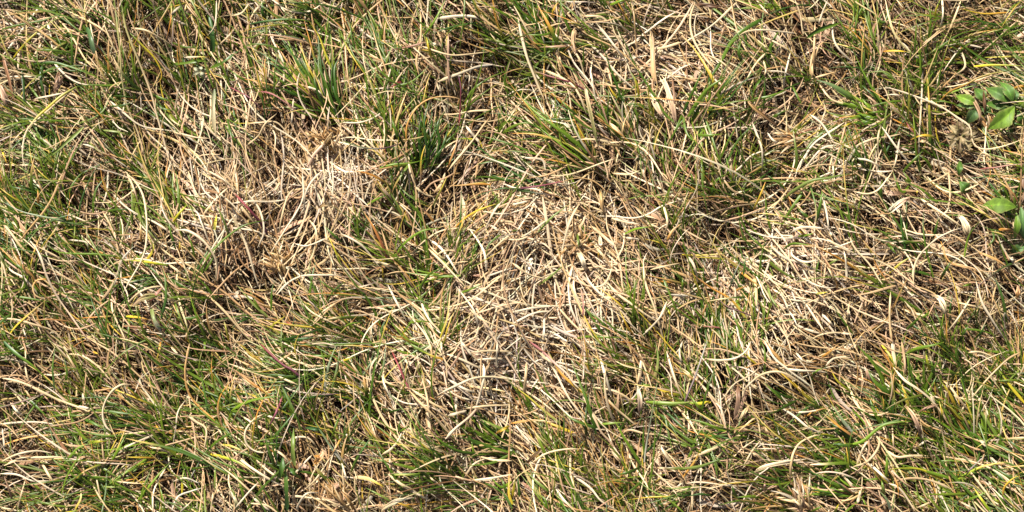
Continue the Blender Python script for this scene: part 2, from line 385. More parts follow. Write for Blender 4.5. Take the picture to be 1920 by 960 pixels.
# ------------------------------------------------------------------ blades and stalks one can pick out
# '@x y' sets the corner of a 320 px window enlarged three times; then: kind colours width points [| label]
# kind r = round even stalk, b = blade narrowing to its last point, f = flat blade, narrow at both ends
TRACES = '''
@0 0
r K>S 4.5 650,0 672,140 680,300 682,420 705,590 760,750 800,880 820,958 | long pale stalk dropping through the upper left grass, left of its twin
r K>S>W 5 690,0 715,160 780,340 830,500 860,620 905,770 950,960 | longest pale stalk of the upper left grass, right one of the two
r T>H 6 20,50 90,90 180,150 270,215 330,260 388,297 | stiff tan stem slanting down through the green top left corner
r S>W 5 405,515 300,590 215,660 150,730 132,830 140,910 162,960 | pale hooked stalk bending down beside the left edge
b K>Y>W 5.5 430,490 340,540 265,600 210,650 165,710 120,790 | green blade fading to yellow and white over the pale hooked stalk
f K>G 9 475,712 445,745 380,800 320,850 270,885 225,950 | pale olive forked blade in the upper left
b G>Y>O 4 735,185 800,250 860,320 893,400 880,450 825,470 | orange tipped blade curled like a hook in the upper left
b D>G 7.5 402,370 403,280 398,165 | short upright dark green blade above the olive forked blade
f B>C 13 490,150 515,220 530,280 562,335 | wide blue green blade near the top left corner
f N 7 22,290 30,370 45,440 65,530 95,610 | twisted dark brown dead blade by the left edge
f P 15 -10,470 15,520 40,610 | papery tan sheath cut by the left edge
f N>P 10 330,400 318,450 300,520
f P>N 8 350,430 330,480 290,540
b G 4 0,172 120,135 240,100 340,62 400,25
b Y>G 4 70,340 120,265 190,180 290,110 390,85
b D>G 6 180,362 290,348 380,372 470,405 560,440
b G 4 720,455 620,480 500,478 400,488
b K>G 4.5 420,705 500,680 560,640 590,590 612,520
r W 5 250,110 272,200 295,335
r W 5 295,355 360,420 430,460 520,480
r S 5 555,0 500,60 440,135
r W 4.5 40,435 160,430 290,433
r W 5.5 190,555 260,540 355,520
b G>R 4 500,800 560,850 620,880 660,915 | short blade with crimson tip below the olive forked blade
b G>D 6 830,515 890,545 965,570
b D>G 6 850,560 900,600 965,615
f G 8 835,930 860,890 900,840
r W 5 455,812 520,830 640,890 720,950
b O>T 5 610,440 615,380 622,200
r T>S 5 545,440 550,350 520,180 505,80
r S 5 745,160 830,175 900,215 960,250
b G 4 690,240 705,340 700,480
r W 5 600,555 660,610 780,700 960,735
b G 5 720,680 760,640 815,590
b K 5 580,735 660,740 720,760
b G 4 40,925 150,880 270,830
b Y>O 4 0,830 25,890 40,930
b G 5 160,480 210,560 245,600
b D 6 120,400 125,520 130,640
b D 7 240,350 225,450 245,560
r W 5 70,650 140,730 270,800 320,850
r T 4 0,820 60,800 160,770 
@320 0
r W 3.5 258,0 250,90 235,150 200,195 | thin white stalk hanging from the top edge above the broad green blade
b B>G 5 450,135 540,120 640,112 740,115 800,128 | pale lit blade bridging two clumps near the top edge
f D>B 13 225,310 228,230 215,110 200,60 | broad upright green blade in the upper left, largest of its clump
b G>K 5 235,490 200,390 175,290 162,190 | slender light green blade left of the broad upright blade
f G 8 0,350 70,345 150,335 220,345
f G>B 9 210,380 280,350 350,300 400,275
f C>S 11 240,500 235,580 245,700 265,790 | faded green and straw blade pointing down below the pale stone
b D>G 6 170,0 210,80 220,150
r M>P 4 500,520 560,530 620,560 690,610 740,670 770,730 785,780 | arched rose pink stem in the brown patch, upper left
r M>V 3 330,490 390,520 440,545 500,600 540,640
b R>G 3.5 360,600 380,650 400,700
r S 5 340,85 400,70 440,20
r W 5 100,145 40,120 0,105
r W 6 85,38 50,50 0,100
r P>S 6 380,130 340,180 265,250
b G>K 4 370,165 390,200 450,210 520,185 560,150
b G 4.5 0,240 70,262 155,255
b G 4 190,280 250,330 270,380 330,400
r S 5 0,740 80,760 150,772 220,775
b P>R 4 420,785 370,775 310,780
b N>T 5 720,225 650,225 590,220
b G 4 640,290 540,255 450,250 370,290
b G 5 445,470 380,430 320,385
r W 5 770,490 830,510 860,545
b G>Y 5 870,600 790,540 700,440 670,380
b G 5 900,600 850,540 790,430 740,330
b D>G 5 935,660 900,540 860,440 790,300
b G 5 940,640 880,500 840,380 830,240
b G>Y 5 960,480 880,330 830,200 780,120
b Y>O 6 795,60 760,30 730,0
b G 5 960,260 860,170 790,90 730,20
b D 7 560,100 530,60 480,10
b D 7 540,110 520,70 520,0
b G 5 960,150 880,90 830,0
b D 6 960,590 930,500 920,380 960,300
r S 4 570,720 590,780 575,920
r S 4.5 440,700 520,690 600,690 670,770
r T 4.5 850,600 870,660 880,720
f T 12 720,790 760,840 800,950
f P 8 760,960 800,870 900,790
b G>O 4 545,480 535,400 540,330
r W 4.5 700,560 690,620 680,700
r S 4 430,820 500,770 540,700 600,640
@640 0
r O>T 5 365,800 370,720 395,660 440,600 500,560 570,542 640,545 680,560 | ochre stalk arching over the dark upright tuft, upper centre
b G>L 5 465,210 510,140 550,70 585,0 | bright green blade crossing the top edge, left of centre
b D>G 7 330,800 310,750 285,670 | short bluish green blade left of the ochre arch
r S>T 6 600,958 680,860 740,780 790,710 840,650 | straight tan stalk slanting up right of the dark upright tuft
r S 5 445,265 530,295 620,312 720,305 830,290 | cream stalk lying level across the dark hollow left of top centre
r R>V 4 660,700 670,600 672,500 655,410 | upright wine coloured stem right of the ochre arch
r V>D 4 330,815 260,835 180,838 90,825 0,795 | dusky purple stem lying left of the ochre arch foot
r P>R 5 480,245 410,258 330,270 240,290
b G 5 690,590 740,500 830,430 920,395
b Y 5 505,330 490,270 480,210 | short yellow blade beside the level cream stalk
f W 9 500,250 550,260 
r W 9 540,105 640,95 740,100 780,115 | flat pale sheath lying level near the top edge
r S>A 8 540,465 640,420 760,375 860,360
r W 8 700,700 740,750 780,800
b D 4 800,120 700,140 600,165 500,200
b G 6 980,110 900,75 820,30 760,0
b G 5 830,300 890,265 960,290
b G 5 950,540 920,460 930,370 960,300
b K>G 5 800,220 880,230 960,270
r T 5 690,0 760,80 830,130 900,180
r T 5 440,420 425,340 445,240 447,60
r S 4 190,958 240,850 245,740 230,620
r S 5 300,958 220,860 130,760 80,650 40,540
r W 4 0,690 100,695 180,670 250,620
b L>G 4 220,950 300,930 400,915 490,890 | thin bright green blade crossing the foot of the dark upright tuft
b D 6 440,950 450,880 440,780 450,640
b D 6 480,950 500,850 520,740 560,640
b D 6 470,950 480,850 470,700 500,560
b D>G 6 420,950 400,880 380,830
b D 6 530,900 550,800 540,700 600,600
b D 5 500,950 540,870 600,800
b Y>G 4 570,800 610,740 650,680
b Y>L 4 790,830 770,790 700,778 600,780
b O>P 4 600,940 640,820 655,720
b G 5 300,470 220,400 150,310 80,230
b G 5 330,560 260,510 190,420 120,310
b G>L 5 230,600 300,500 400,460 500,370
b R 5 340,465 300,485 270,500
b G>D 5 350,470 290,390 220,300 190,200
b G 5 160,560 130,400 60,300 20,170
b K>G 5 250,300 180,180 130,60 120,0
b G 5 100,300 60,180 20,90
b G>Y 6 50,100 20,60 0,40
b O>S 5 340,320 310,240 300,140
r P 6 610,480 605,400 600,200
r T 5 570,320 560,230 530,160
b D>G 7 960,900 850,905 760,925
r S 5 850,610 740,620 640,640 560,640
@960 0
r W>S 7 35,100 60,220 90,340 140,460 185,555 | long pale blade slanting down at top centre, left of the tan fan
f S>K 8 400,440 420,540 450,660 490,850 | flat straw blade running down the middle of the tan fan
r S 6 170,385 270,430 340,480 390,560 420,640
b V>R>G 4 430,525 340,470 230,430 130,400 30,420 | long dark red edged blade in the green clump at top centre
b G>D 5 980,730 880,660 800,540 700,380 650,270 600,180 540,90 | longest green blade arching from the top centre to the right
b D 4.5 660,640 620,560 560,400 520,290 490,210
b G>L 7 420,860 330,770 230,700 120,620 40,530 | bright green blade pointing up left, below the red edged blade
b G 5 390,850 280,720 180,640 90,580 0,490
b K>O 5 330,820 240,780 130,755 0,750
b S>T 5 460,940 400,870 300,790 210,720
b G>K 4 380,400 270,360 180,310 70,290
b G 5 960,640 920,720 880,800
b G 5 400,400 405,320 400,230
b G>Y>O 5 620,580 570,520 540,470
b Y>G 6 720,560 700,470 660,400
b G 5 750,670 730,590 620,580
b D>G 5 870,830 940,700 980,660
b D 6 190,310 100,260 20,170
b G 6 130,240 60,150 0,80
b G 6 160,180 130,80 110,0
b G 6 340,200 300,120 270,0
b G 5 250,160 190,190 70,195
b Y>O 5 225,110 230,60 260,10
b L 6 550,30 600,15 650,0 | lime green blade tip at the top edge, just right of centre
b G>K 5 560,100 500,90 400,125
r S 6 400,100 500,100 560,150
r W 6 480,150 560,240 640,340
r W 6 420,240 520,330 600,420 700,520
f T 11 780,170 790,300 800,400 820,520
f S>P 13 830,420 870,500 900,600 920,700 | wide pale tan sheath right of the tan fan, top centre
f S>P 12 760,500 800,570 850,680
f T>P 11 350,160 345,240 370,340 
f S>T 9 240,230 265,330 280,420
r T 5 670,20 690,100 700,270
r S 8 770,270 860,265 960,235
r N>P 5 905,440 908,560 905,640 | upright rusty stem on pale straw, right of top centre
b K>T 6 680,720 590,640 540,580
b G>K 5 620,780 560,720 480,620
f T>S 8 640,780 590,720 540,680
b Y>G 7 540,700 500,650 470,620
b G 4.5 500,690 540,600 550,500
b G>D 4.5 500,740 400,700 300,620 180,560
b G 5 470,660 380,600 300,530
b D>G 6 370,650 330,620 270,560
b O>S 5 100,600 70,580 40,560
r W 5 440,380 460,520 480,600
r S 5 330,270 380,340 420,460
r W 6 190,960 170,900 60,880 0,840
@1280 0
r S 6 75,0 50,80 55,180 90,280 165,395 | tan stalk bent over the straw in the top right, left of the dark hollow
r S>W 5.5 310,10 210,100 120,170 0,250 
r S>W 5.5 310,205 370,180 460,172 560,180 640,190 | cream stalk arching across the dark hollow top right
r S>T 5 20,290 120,310 190,340 250,390 300,450 350,530
b D>G 7 320,350 310,290 330,220 | short shiny blue green blade standing in the dark hollow top right
f N>H 10 560,720 490,680 430,640 380,600 330,540 | rusty brown dead blade rising from the brown brush tuft
b D>G 9 440,110 380,150 320,190 250,250
b G>D 7 310,210 260,250 200,370 130,480 90,600 
b G 9 30,660 90,560 140,500 240,440 | wide green blade of the fan tuft right of top centre
b D>G 7 0,640 30,560 110,400
b G 8 40,700 90,600 130,530
f G>D 8 370,540 410,480 460,420 | short olive blade above the rusty brown dead blade
f N>G 9 380,470 410,430 440,360
b G 6 395,560 470,550 580,510 | wide green leaf tip above the rusty brown dead blade
b G>D 5.5 452,620 455,560 452,430 
b G 7 500,665 540,640 600,610 
b D>G 7 475,330 490,260 550,160 
f D>G 12 705,210 770,170 850,140 900,120 | broad flat green blade in the top right corner shade
b G>C 12 980,560 880,490 820,460 755,445 | broad grey green blade pointing left, upper right
r S>T 6 730,440 790,420 870,400
r W 6 850,110 850,190 880,260 960,350 | thick white stalk curving in the top right shade
r S 5 450,350 462,400 452,440
r W 5.5 385,690 410,760 440,850 447,960 | white stalk dropping below the rusty brown dead blade
r S 5 440,210 530,250 640,310 700,370
r S 5 460,300 400,370 340,480
r W 5 440,410 550,405 620,430 
r P>T 5 40,585 150,600 270,630 330,640
r W 5.5 860,820 780,840 680,960
r W 5.5 720,640 790,700 850,800
r W 5 650,960 720,830 800,760 920,680
b G 5.5 620,480 650,540 680,600
b G>K 6 635,960 640,880 625,720
b G 5 120,680 200,900 260,960
b G 5 0,640 20,760 90,830
b D>G 5 220,960 300,800 380,720 440,650
b G 5 200,900 240,820 310,690
b L>G 5 370,960 400,880 440,760
b Y 5 955,700 930,700 900,712
b K>G 5 960,660 880,650 800,620
b G 6 60,760 140,765 220,760
r T 6 740,410 745,300 745,130 
r T 5 740,370 770,260 820,220
r W 5 570,500 575,420 600,300
r W 5 770,130 790,60 815,0
r S 4 630,0 660,80 680,200
f N 8 80,15 160,20 240,35
b D 7 330,150 350,230 340,340
b G 5 960,250 900,130 850,60
b K>G 5 720,440 690,410 660,395
r S 5 780,470 850,560 960,590
r W 5 540,810 500,790 470,750
f T 8 740,290 730,380 735,460
@1600 0
r W>S 5 180,490 300,520 420,560 520,600 600,650 670,705 690,800 740,838 830,825 960,775 | long cream stalk running down to the dried flower and hooking right
r S>K 5.5 175,0 200,110 230,200 290,270 350,310 420,305 500,250
b K>Y 4 960,310 850,315 760,320 
b G>K 5 700,350 600,350 480,350 400,365 340,410 280,470
b O>G 4.5 500,575 560,510 650,465 720,430 830,405 960,390 | long green blade with orange foot over the pale patch beside the rosette
b Y>G 5 690,365 770,362 870,365 960,370 | level green blade with orange butt, above the leafy rosette
b G 5 700,340 780,260 860,180 960,100
b K>L 4.5 840,205 900,175 960,158
b O>Y 5 170,285 240,285 310,295
b G 6 100,960 60,850 40,760
b D>G 6 20,640 90,660 160,665
b L>G 6 0,745 60,700 130,680
b G 7 0,600 50,640 120,660
b D>G 7 20,695 70,690 120,670
b L 5 0,690 60,680 140,650
b G 5 200,640 150,560 60,400 0,280 | slim green blade leaning up left, left of the long cream stalk
b G 5 160,600 100,480 80,400
b G>K 5 270,520 200,410 60,410
b G 5.5 345,440 400,380 470,310 530,200
b G 5 360,370 400,290 430,180 480,60
b G 5 340,350 345,240 340,100
b Y>G 5 440,120 450,60 480,0
b L>G 5 410,230 420,120 410,30
b G 5 380,330 480,270 600,190 760,160
b K>O 5 600,230 700,180 820,160
b G 5 630,270 560,340 430,420 
b Y>G 5 250,180 250,150 252,120
b D>G 5 200,60 160,130 60,0
b G 6 15,220 20,120 80,0
b O>Y 4.5 880,70 740,75 590,55 | thin orange blade lying level in the top right corner
r S 4.5 430,0 560,10 640,10
r S>T 5 600,0 560,110 500,230 470,290
r W 5 480,0 490,100 475,180
r W 5 370,960 250,820 150,700
r W>S 5 270,780 250,880 225,960 
r S 5 165,680 140,780 140,890
r S 5 0,830 110,780 200,765 280,750
r W 5 0,895 80,903 160,940
r R>P 4 300,680 350,745 430,780
b O>G>L 4.5 375,880 360,760 345,640 | orange tipped upright blade below the pale crown of the right clump
b G 6 290,960 350,900 410,845
b G 5 380,850 400,960 
b D>G 5 390,960 370,850 360,760
b G>K 5 190,860 170,750 205,500
b G 6 455,960 430,900 380,860
b G>D 5 960,720 910,700 880,690
b D 5 840,600 870,700 900,790
f N 8 745,650 742,560 748,480 | dark upright dead stem in front of the leafy rosette
f T>P 8 610,480 660,520 700,570 725,640 710,710 | tan dead stalk arched over the left leaves of the rosette
f S 6 700,610 675,650 680,720
r S 5 625,290 640,370 580,420
r W 6 500,400 490,470 490,520
f T>S 8 380,790 440,785 | ochre seed husk lying left of the dried flower
r S 5 700,920 740,860 800,900
r R>P 4 720,950 800,945 870,930 960,920 | pinkish red stem lying beneath the dried flower, right side
r W 5 400,310 380,960
'''
TRACES2 = '''
@0 320
r S>W 5 690,0 750,60 800,140 825,240 830,360 818,470 780,560 690,700 | thin pale stalk bowing to the right in the left middle of the lawn
r S>T 5 960,545 870,512 790,500 700,505 640,525 590,570 560,640
b L>Y>G 5 955,530 860,515 780,508 710,512 | bright yellow blade on dark ground in the left middle
r W>P 6 205,420 240,500 270,590 330,720 400,830 470,920 510,960 | long pale pink straw running down right in the left middle
r S>O 5 260,730 200,700 190,650 220,615 280,612 | small curled straw loop near the left edge
r T>H 6 370,0 310,130 250,230 190,310 115,400 | straight tan stalk leaning up right near the left edge
b G>A 5 540,300 440,300 330,280 220,255 120,225 0,170 | long green blade with silver sheen near the left edge
b G>L 5 670,480 560,470 440,470 330,455 260,400 | bright level green blade in the left middle
b K>G 5.5 960,325 900,250 830,200 760,182 680,178 | arched green blade above the thin bowing stalk
b G>D 5.5 525,240 522,160 540,90 600,25 
b G 6 395,200 400,120 430,50 470,0
b Y>H 4.5 60,920 100,870 180,790 250,725 | yellow and brown stalk in the lower left of the pale pink straw
b G 5 0,710 110,712 240,730 320,745
b G 5 490,750 400,730 320,720
b G 5 300,690 360,660 430,648 540,660
b D>G 6 0,450 80,520 190,600
b D>G 6 180,250 90,120 0,10
b D 7 130,290 60,210 0,150
b D 7 120,360 60,300 0,240
r S>T 6.5 0,285 70,360 130,430 210,500 | thick tan stem leaning down right against the left edge
r W 5.5 170,20 220,80 270,120
f P>T 8 515,170 490,120 465,50
b O 6 220,200 222,150 218,110
r W 5 600,0 590,120 570,200
r S>P 5 700,0 780,200 
r T 5 570,230 620,310 660,400 680,480
r T>A 6 560,740 620,660 665,580 690,510 760,425
r T>A 6 570,730 640,640 680,560
r P>T 5 470,880 540,780 620,720 
f P>G 13 760,755 830,715 930,700 | half brown half green flat blade, left middle
f R>P 7 860,735 900,690 940,645 | short crimson and cream blade over the half brown blade
r S 6 930,645 850,660 780,700 680,800
b B>G 6 920,830 950,720 945,620 930,560 
f K>A 11 870,765 885,830 930,920 | pale green pinched blade near the left third
b O>Y 5 590,825 640,880 700,930
b Y>O 5 720,820 800,825 860,835
f N 9 700,870 790,885 870,880
b G 5 735,810 730,960
b G>D 6 780,480 880,560 940,640
r W 5 0,490 60,560 140,600 220,700 260,730
r W 5 400,390 490,400 500,440
r W 5 630,140 700,200 820,270
b G>D 5 590,230 660,220 720,220
b G>K 5 740,300 735,200 730,100
b Y>K 6 830,510 870,430 820,350
b O>S 5 800,400 795,330 790,280
r W 5 990,360 930,320 860,280 740,240
r S 5 630,700 640,800 720,960
r W 5 150,950 130,880
b G 7 0,900 50,930
r S 5 0,830 90,840 170,860 290,900 340,960
@320 320
r W>S 6.5 45,337 110,342 180,385 230,445 262,520 262,620 | thick cream stalk arched like a bow, left of the wine red blade
r S>W 6 335,220 380,320 425,440 460,560 485,650 | flat cream stalk falling past the wine red blade
r V>R 8 545,365 500,290 440,220 370,135 | wine red blade lying on a tan sheath, left of centre
f S>T 7 520,375 470,290 410,210 370,160
r W 5 740,0 742,140 700,240 640,330 545,470 | straight white stalk crossing to the right of the wine red blade
r W 5 850,0 790,60 755,140 752,250
r S 5 690,100 650,150 620,260 605,350
r T>N 4 495,0 520,100 545,200 555,400
b G 5 180,560 230,470 320,370 400,310 480,288 570,275 | slender green blade bending over the straw, left of the wine red blade
b B>G 6 150,570 190,500 240,420
b G 6 170,590 230,510 260,440
b K>G 5 330,380 300,280 265,190
b Y>L 6 25,285 60,240 100,195 | short yellow green blade leaning right, left third
f K>Y 8 255,300 250,330 262,250
b O>Y 5 60,455 65,420 65,395
b G 5 30,200 10,100 0,0
b G 6 50,220 40,120 20,0
b G 5 150,500 130,420 100,350
b D>G 5 40,440 10,330 0,250
r W 5 85,220 150,235 180,290 240,430
r S 5 185,250 240,180 330,100
r S 5 90,0 150,130 230,200 
r S>W 5 210,0 290,40 350,90
r W 5 350,185 450,170 560,175 640,165
r S 5.5 720,720 790,790 870,840 960,885
r W 5.5 590,700 660,630 740,592 830,585 960,590
r W 5 690,410 760,420 880,380
r S 5 770,270 810,340 800,460 770,520
r S 5 0,525 60,570 120,610
r S 5.5 70,490 100,560 125,610
r T>S 6 130,640 210,700 300,790 390,900 450,960 
b G 5 270,770 220,670 160,600 115,540
b D>G 6 0,600 80,650 200,740
b O>T 5 520,750 450,700 380,672
b G>D 5 560,790 560,680 580,620
b G 6 510,800 470,740 440,680
b K 6 540,820 460,750 370,640
b G>D 5 770,760 790,620 820,480
b G>Y 4 960,550 920,440 880,360
b D>G 6 960,400 900,350 860,310
b G 5 960,700 880,650 820,600
r O>T 5 860,360 900,390 960,425
f H>T 12 540,580 600,520 560,480
f H>S 12 640,590 620,520 590,470
f H>S 11 830,215 870,190 920,200 | ochre dead husk on bleached straw, left of centre
f W 12 640,545 670,560
f W 9 350,700 390,670
b G>L 5 210,960 170,870 130,760 110,680 | bright green blade in the dark gap below the left third
b G>D 6 50,820 130,830 230,790
b Y>K 5 320,960 310,900 300,850 | upright yellow blade tip in the lower left third
b G>K 5 40,740 60,800 80,860
b O>S 7 90,960 95,900
r P>M 4 400,910 440,935 490,960
r S 5 780,960 790,880 850,800 950,730
r W 5 480,430 520,340 500,220 430,120
b G>Y 5 530,900 640,820 
b R>O 4 640,850 720,880 
@640 320
b R>O 6 255,505 235,440 200,360 170,300 130,235 | slim wine red blade with orange foot, just left of centre
b O>Y 5 640,315 690,270 760,230 880,187 | orange blade turning yellow above the centre
b O>H 5 840,80 740,75 600,82 | short orange blade lying level above the centre
r S 5 330,540 400,460 480,390 560,340 640,322 720,330 790,355
b G>L 6 300,480 340,420 400,370 470,335 560,320 | lime green arched blade just left of the centre
b G>D 5.5 440,680 460,630 510,570 600,540 | dark green arched blade directly left of the centre
b L>G 6 670,590 550,590 440,585 350,575 | level bright green blade beside the dark green arched blade
b L>G 5 130,210 190,170 290,120
b G 6 480,330 440,240 370,170 300,60
b G 6 500,560 480,420 460,320
b D 5 672,400 672,240 670,100
b G 5 640,500 680,420 750,395
b L>G 5 640,700 720,665 800,630
b Y>S 4.5 560,940 590,840 605,740 615,660 | thin yellow stalk standing just below the centre
r W>S 6 440,680 460,770 500,850 560,910
r W 4.5 800,232 880,242 960,240
r M>R 4 960,100 880,110 800,118
r W 5.5 0,355 100,410 150,460 210,540 
r S 5 520,490 570,455 640,450
r S 6 180,515 240,520 320,550 
r T 6 400,660 340,560 270,470 220,330
b D>K 6 420,330 360,290 310,180 250,80
r S 6 490,440 570,520 700,650
r W 6 490,380 560,440 660,580
r S 5.5 410,90 460,130 520,145
r T>S 7 520,130 560,70 580,10
b K>Y 5 520,190 560,100 590,30
b O>P 5 530,300 480,240 420,190
f P>T 9 290,200 285,220 300,180
r S 5 960,540 900,590 820,650 720,730 600,770 400,790
r S 5 720,770 800,840 920,900
r W 6 770,870 740,780 650,650
r S 5 130,770 250,790 380,880
r W 5 260,640 310,750 360,850
r S 5 380,740 470,800
b L>G 5 0,905 40,865 110,858 
b G>D 6 210,870 150,730 60,620 0,540
b G 5 330,930 380,860 420,800
b L>G 5 380,860 460,850 520,855
b G>B 6 250,960 220,900 260,820
b D>G 6 960,60 850,40 720,30
b G 4 900,360 830,420 820,500
r W 5 910,170 860,230 800,340
r S 5 960,360 900,400 800,500
r W 6 820,560 800,450 720,330 
r W 6 960,550 820,590
f H 12 930,640 950,610
@960 320
r V>M 4.5 0,105 100,92 200,80 300,60 | purple stem lying level right of the centre, upper one of a pair
b D>V 4 0,110 120,125 280,138 | dark bladed stem lying under the purple stem, right of centre
r S>W 5.5 380,185 340,260 300,370 280,450 275,530
b K>G 4 960,30 | 
r W 5 480,255 580,255 680,268 760,250 840,200 960,160
b G>K 6 750,150 700,110 650,50
b L>G 5 640,355 700,330 790,315 | short lime blade on brown straw, right of centre
f W>S 9 490,360 500,420 495,340
r S>T 6 460,420 520,490 570,560
f S>W 13 370,440 390,490 420,570 | pale split sheath pointing down, right of centre
r W>S 6 415,570 440,630 500,700 580,760 650,830 700,910
r S 6 540,630 600,700 680,760 770,820 860,870
r W>S 5 365,560 370,610 440,650 520,640 560,560 560,490
r W 6 340,540 315,640 330,760 380,880
r W 5 355,560 345,660 400,780
r S 5.5 740,500 750,640 800,780 860,960
r W 6 870,740 830,830 740,920
b Y>K 5 680,230 
b G 5 480,440 420,370 380,280
b O>Y 6 490,490 490,460 
b G>K 5 370,360 380,440 
b K>G 5 130,360 220,270 330,180
b K>G 5 150,640 230,580 310,520
b D>G 6 530,940 460,840 380,740
b D>G 6 560,930 500,850 430,790
b G>D 5 660,940 560,880 480,800
b L>G 5 370,945 440,930 560,935 650,945
b G 5 620,780 690,640 720,580
b K>D 4 960,640 880,600 780,550
b G 5 850,600 900,720 940,830
b L>Y 5 860,760 900,830
b O>Y 5 690,930 650,880 600,780
b K>G 5 0,345 40,335
r W 5 0,240 80,210 140,150
r W 5 0,190 90,170 
r W 6 200,280 130,330 60,370
r S 6 0,520 90,580 200,610
r W 6 0,800 120,770 240,760
r W 6 0,860 120,800 230,790
r W 6 180,830 185,960
r S 5 260,760 330,850 400,920
r M>P 4 395,820 400,740 390,660
r S>W 5 560,270 640,290 720,300
r T>W 8 450,310 520,370 590,440
r W 7 640,380 720,385
f T>H 10 520,240 510,190 500,100
r P 4 90,700 130,600 180,460
f H>T 11 120,370 110,330
r S 5 780,560 860,540 940,520
r S 6 850,190 870,300 840,380
r O>T 6 870,400 900,340 950,300
r S 5 570,10 660,20 720,0
@1280 320
r S 4.5 440,300 520,400 600,500 660,600 740,690 850,770
r S>T 5 640,20 600,100 540,180 480,240
b K>P>G 5 40,310 120,260 220,220 320,195 440,185 540,175
r P>T 4.5 240,280 330,260 440,215 530,180
r W 8 610,350 660,322 730,318 790,325 | thick white stalk arched on the bleached patch, right of centre
r W 6 780,150 800,230 815,330
b K>G 7 560,170 630,110 720,60 800,45 890,25 960,10 | long pale green blade turning tan, from the right clump toward the edge
b K>T 6 640,150 700,90 790,50
b G 7 690,90 640,180 590,260 560,320
b D>G 8 745,290 765,210 780,110 | dark green blade of the small V tuft right of the bleached arch
b D>G 7 730,290 690,250 640,200
b D>G 6 590,110 530,60 470,20
b G 5 500,340 480,240 475,100
b Y>O 5 410,210 440,150 470,60 | yellow orange blade standing above the bleached patch
b G>L 5 570,440 620,408 720,418 | short arched green blade beside the thick white stalk
b L 5 650,370 700,360 745,345
b G 5 735,630 750,560 765,480
b K>G 5 480,640 500,710 560,800
b D>A 4.5 270,680 290,620 310,560 335,505 | short dark blue green blade right of the gold blade
b O>H 6 345,575 400,620 450,660 | orange brown blade fallen over the right middle, beside a dark blade
b O>H 5 300,680 340,660 390,640
r W>S 7 25,480 60,520 85,580 90,635 | thick cream stub bent downward at right of centre
b Y>S 5 0,470 120,478 220,470 300,450
b K>Y 5 330,500 180,490 60,490
b G>O>H 5 385,880 340,800 270,720 170,660 70,590 0,530 | green blade with rusty tip slanting down, right of centre
r V>N 3.5 420,830 340,795 250,760 180,700 110,660 | thin brown violet stem in the green right of centre
r M>N 4 270,890 180,885 100,880
b D>G 5 260,960 200,860 120,760 60,650
b D>G 5 170,960 160,860 140,740
b G 5 340,960 310,860 250,770
b D>G 5 0,420 60,450 130,480
b L>G 6 5,690 3,640 0,600
b G 5 300,720 320,760 330,820
b Y>L 5 330,760 320,710
r S>W 5.5 560,560 480,480 430,470
r W 6 500,660 560,700 600,790
r S 5 430,600 420,550 370,500
r W 6 610,440 620,480 680,510 760,500
r W 5 660,600 740,640 820,660 860,655
r S>T 5 800,520 840,600 870,660
b O>N 5 870,660 840,590 780,480
r W 6 780,810 850,880 
r W 6 500,420 580,490 660,520
r S 5 720,950 800,920 930,910
r S 5 620,870 700,930 740,960
r S 7 940,740 925,850
r W 6 920,620 910,500 900,450
r S 6 800,380 880,430 960,470
r T>S 5 220,40 280,110 370,140 420,170
b G 6 360,40 340,100 300,60
b D>G 6 150,150 180,60 250,20
b G 6 60,100 40,0
b G 6 260,260 290,190 
b G 6 370,350 350,300 330,280
b G 6 480,460 430,410 380,360
b G>D 5 960,920 900,840 850,770
b G>K 5 800,540 860,500 890,500
b O>P 5 130,440 60,380 20,330
b O>Y 4 680,360 640,330
b K>Y 5 740,690 820,680
r S>W 5 960,110 900,100 870,80
@1600 320
r S 5.5 0,115 80,130 140,110 190,50 225,0 | cream stalk curved into a half ring on brown litter, right side
r S>T 5 560,0 480,50 400,75 
r S>T 4.5 100,0 200,40 300,70 390,75
r S>W 5.5 335,640 335,560 370,470 450,390 530,350 600,325 | cream stalk rising in an arc over the brown litter, right side
f W>S 15 590,240 620,290 640,380 | crumpled pale sheath below the dried flower
f W>S 14 440,700 480,740 500,820 | crumpled white sheath curled over a dark hole, right side
f W>P 15 190,235 250,190 325,150 | frayed pale splinter lying on the brown litter
f P>N 12 160,120 230,130 310,130
b L>G 5 610,490 640,370 690,290 740,230
b G>D 5 440,600 400,440 390,320 400,230
b D>G 6 440,380 460,320 480,260
b G 6 330,80 280,120 230,0
b G 6 480,180 400,110 300,60
b G 6 300,40 330,60 290,0
b D>G 9 160,170 155,100 165,50
b G>B 7 870,850 840,740 810,660 785,595 | broad dark green blade standing near the right edge
b G 5 960,480 870,400 800,350 700,310
b D>G 5 960,650 880,550 820,420 790,340
b K>G 5 500,880 470,840 430,800
b D>V 4 960,495 850,540 740,610 640,670
b G 5 960,50 880,60 810,110 750,160
r S 4.5 0,480 90,490 200,540 300,610 380,680
b Y>K 5 200,575 260,520 330,480
b G 5 190,410 250,480 
b G 5 390,410 320,400 240,385
r T>S 7 215,960 205,860 205,680 | upright tan stalk at the lower right of the bleached patch
r W 6 670,620 710,740 770,830 860,950 | straight white stalk slanting down in the right quarter
r W>S 5 640,720 580,820 500,915
r S>W 5 470,280 550,200 
r T>S 5 550,0 545,140 530,220
b O>T 5 690,460 800,500 900,560
r S 5 960,430 
f O>N 8 800,330 850,335 910,345
r S 5 740,780 680,760 560,740
f W 8 870,490 910,505
f O>P 9 930,720 940,640
b D>B 7 430,960 380,910 310,855
b D>G 6 290,890 340,840 380,780
b G 6 420,790 360,830 
b D 6 530,880 525,780 535,690
b D>G 6 480,600 500,560 540,500
b D>G 6 420,590 350,570 260,570
b G>L 5 640,640 590,650
b G 5 580,885 700,900 820,930
b D>G 7 590,960 620,900 640,860
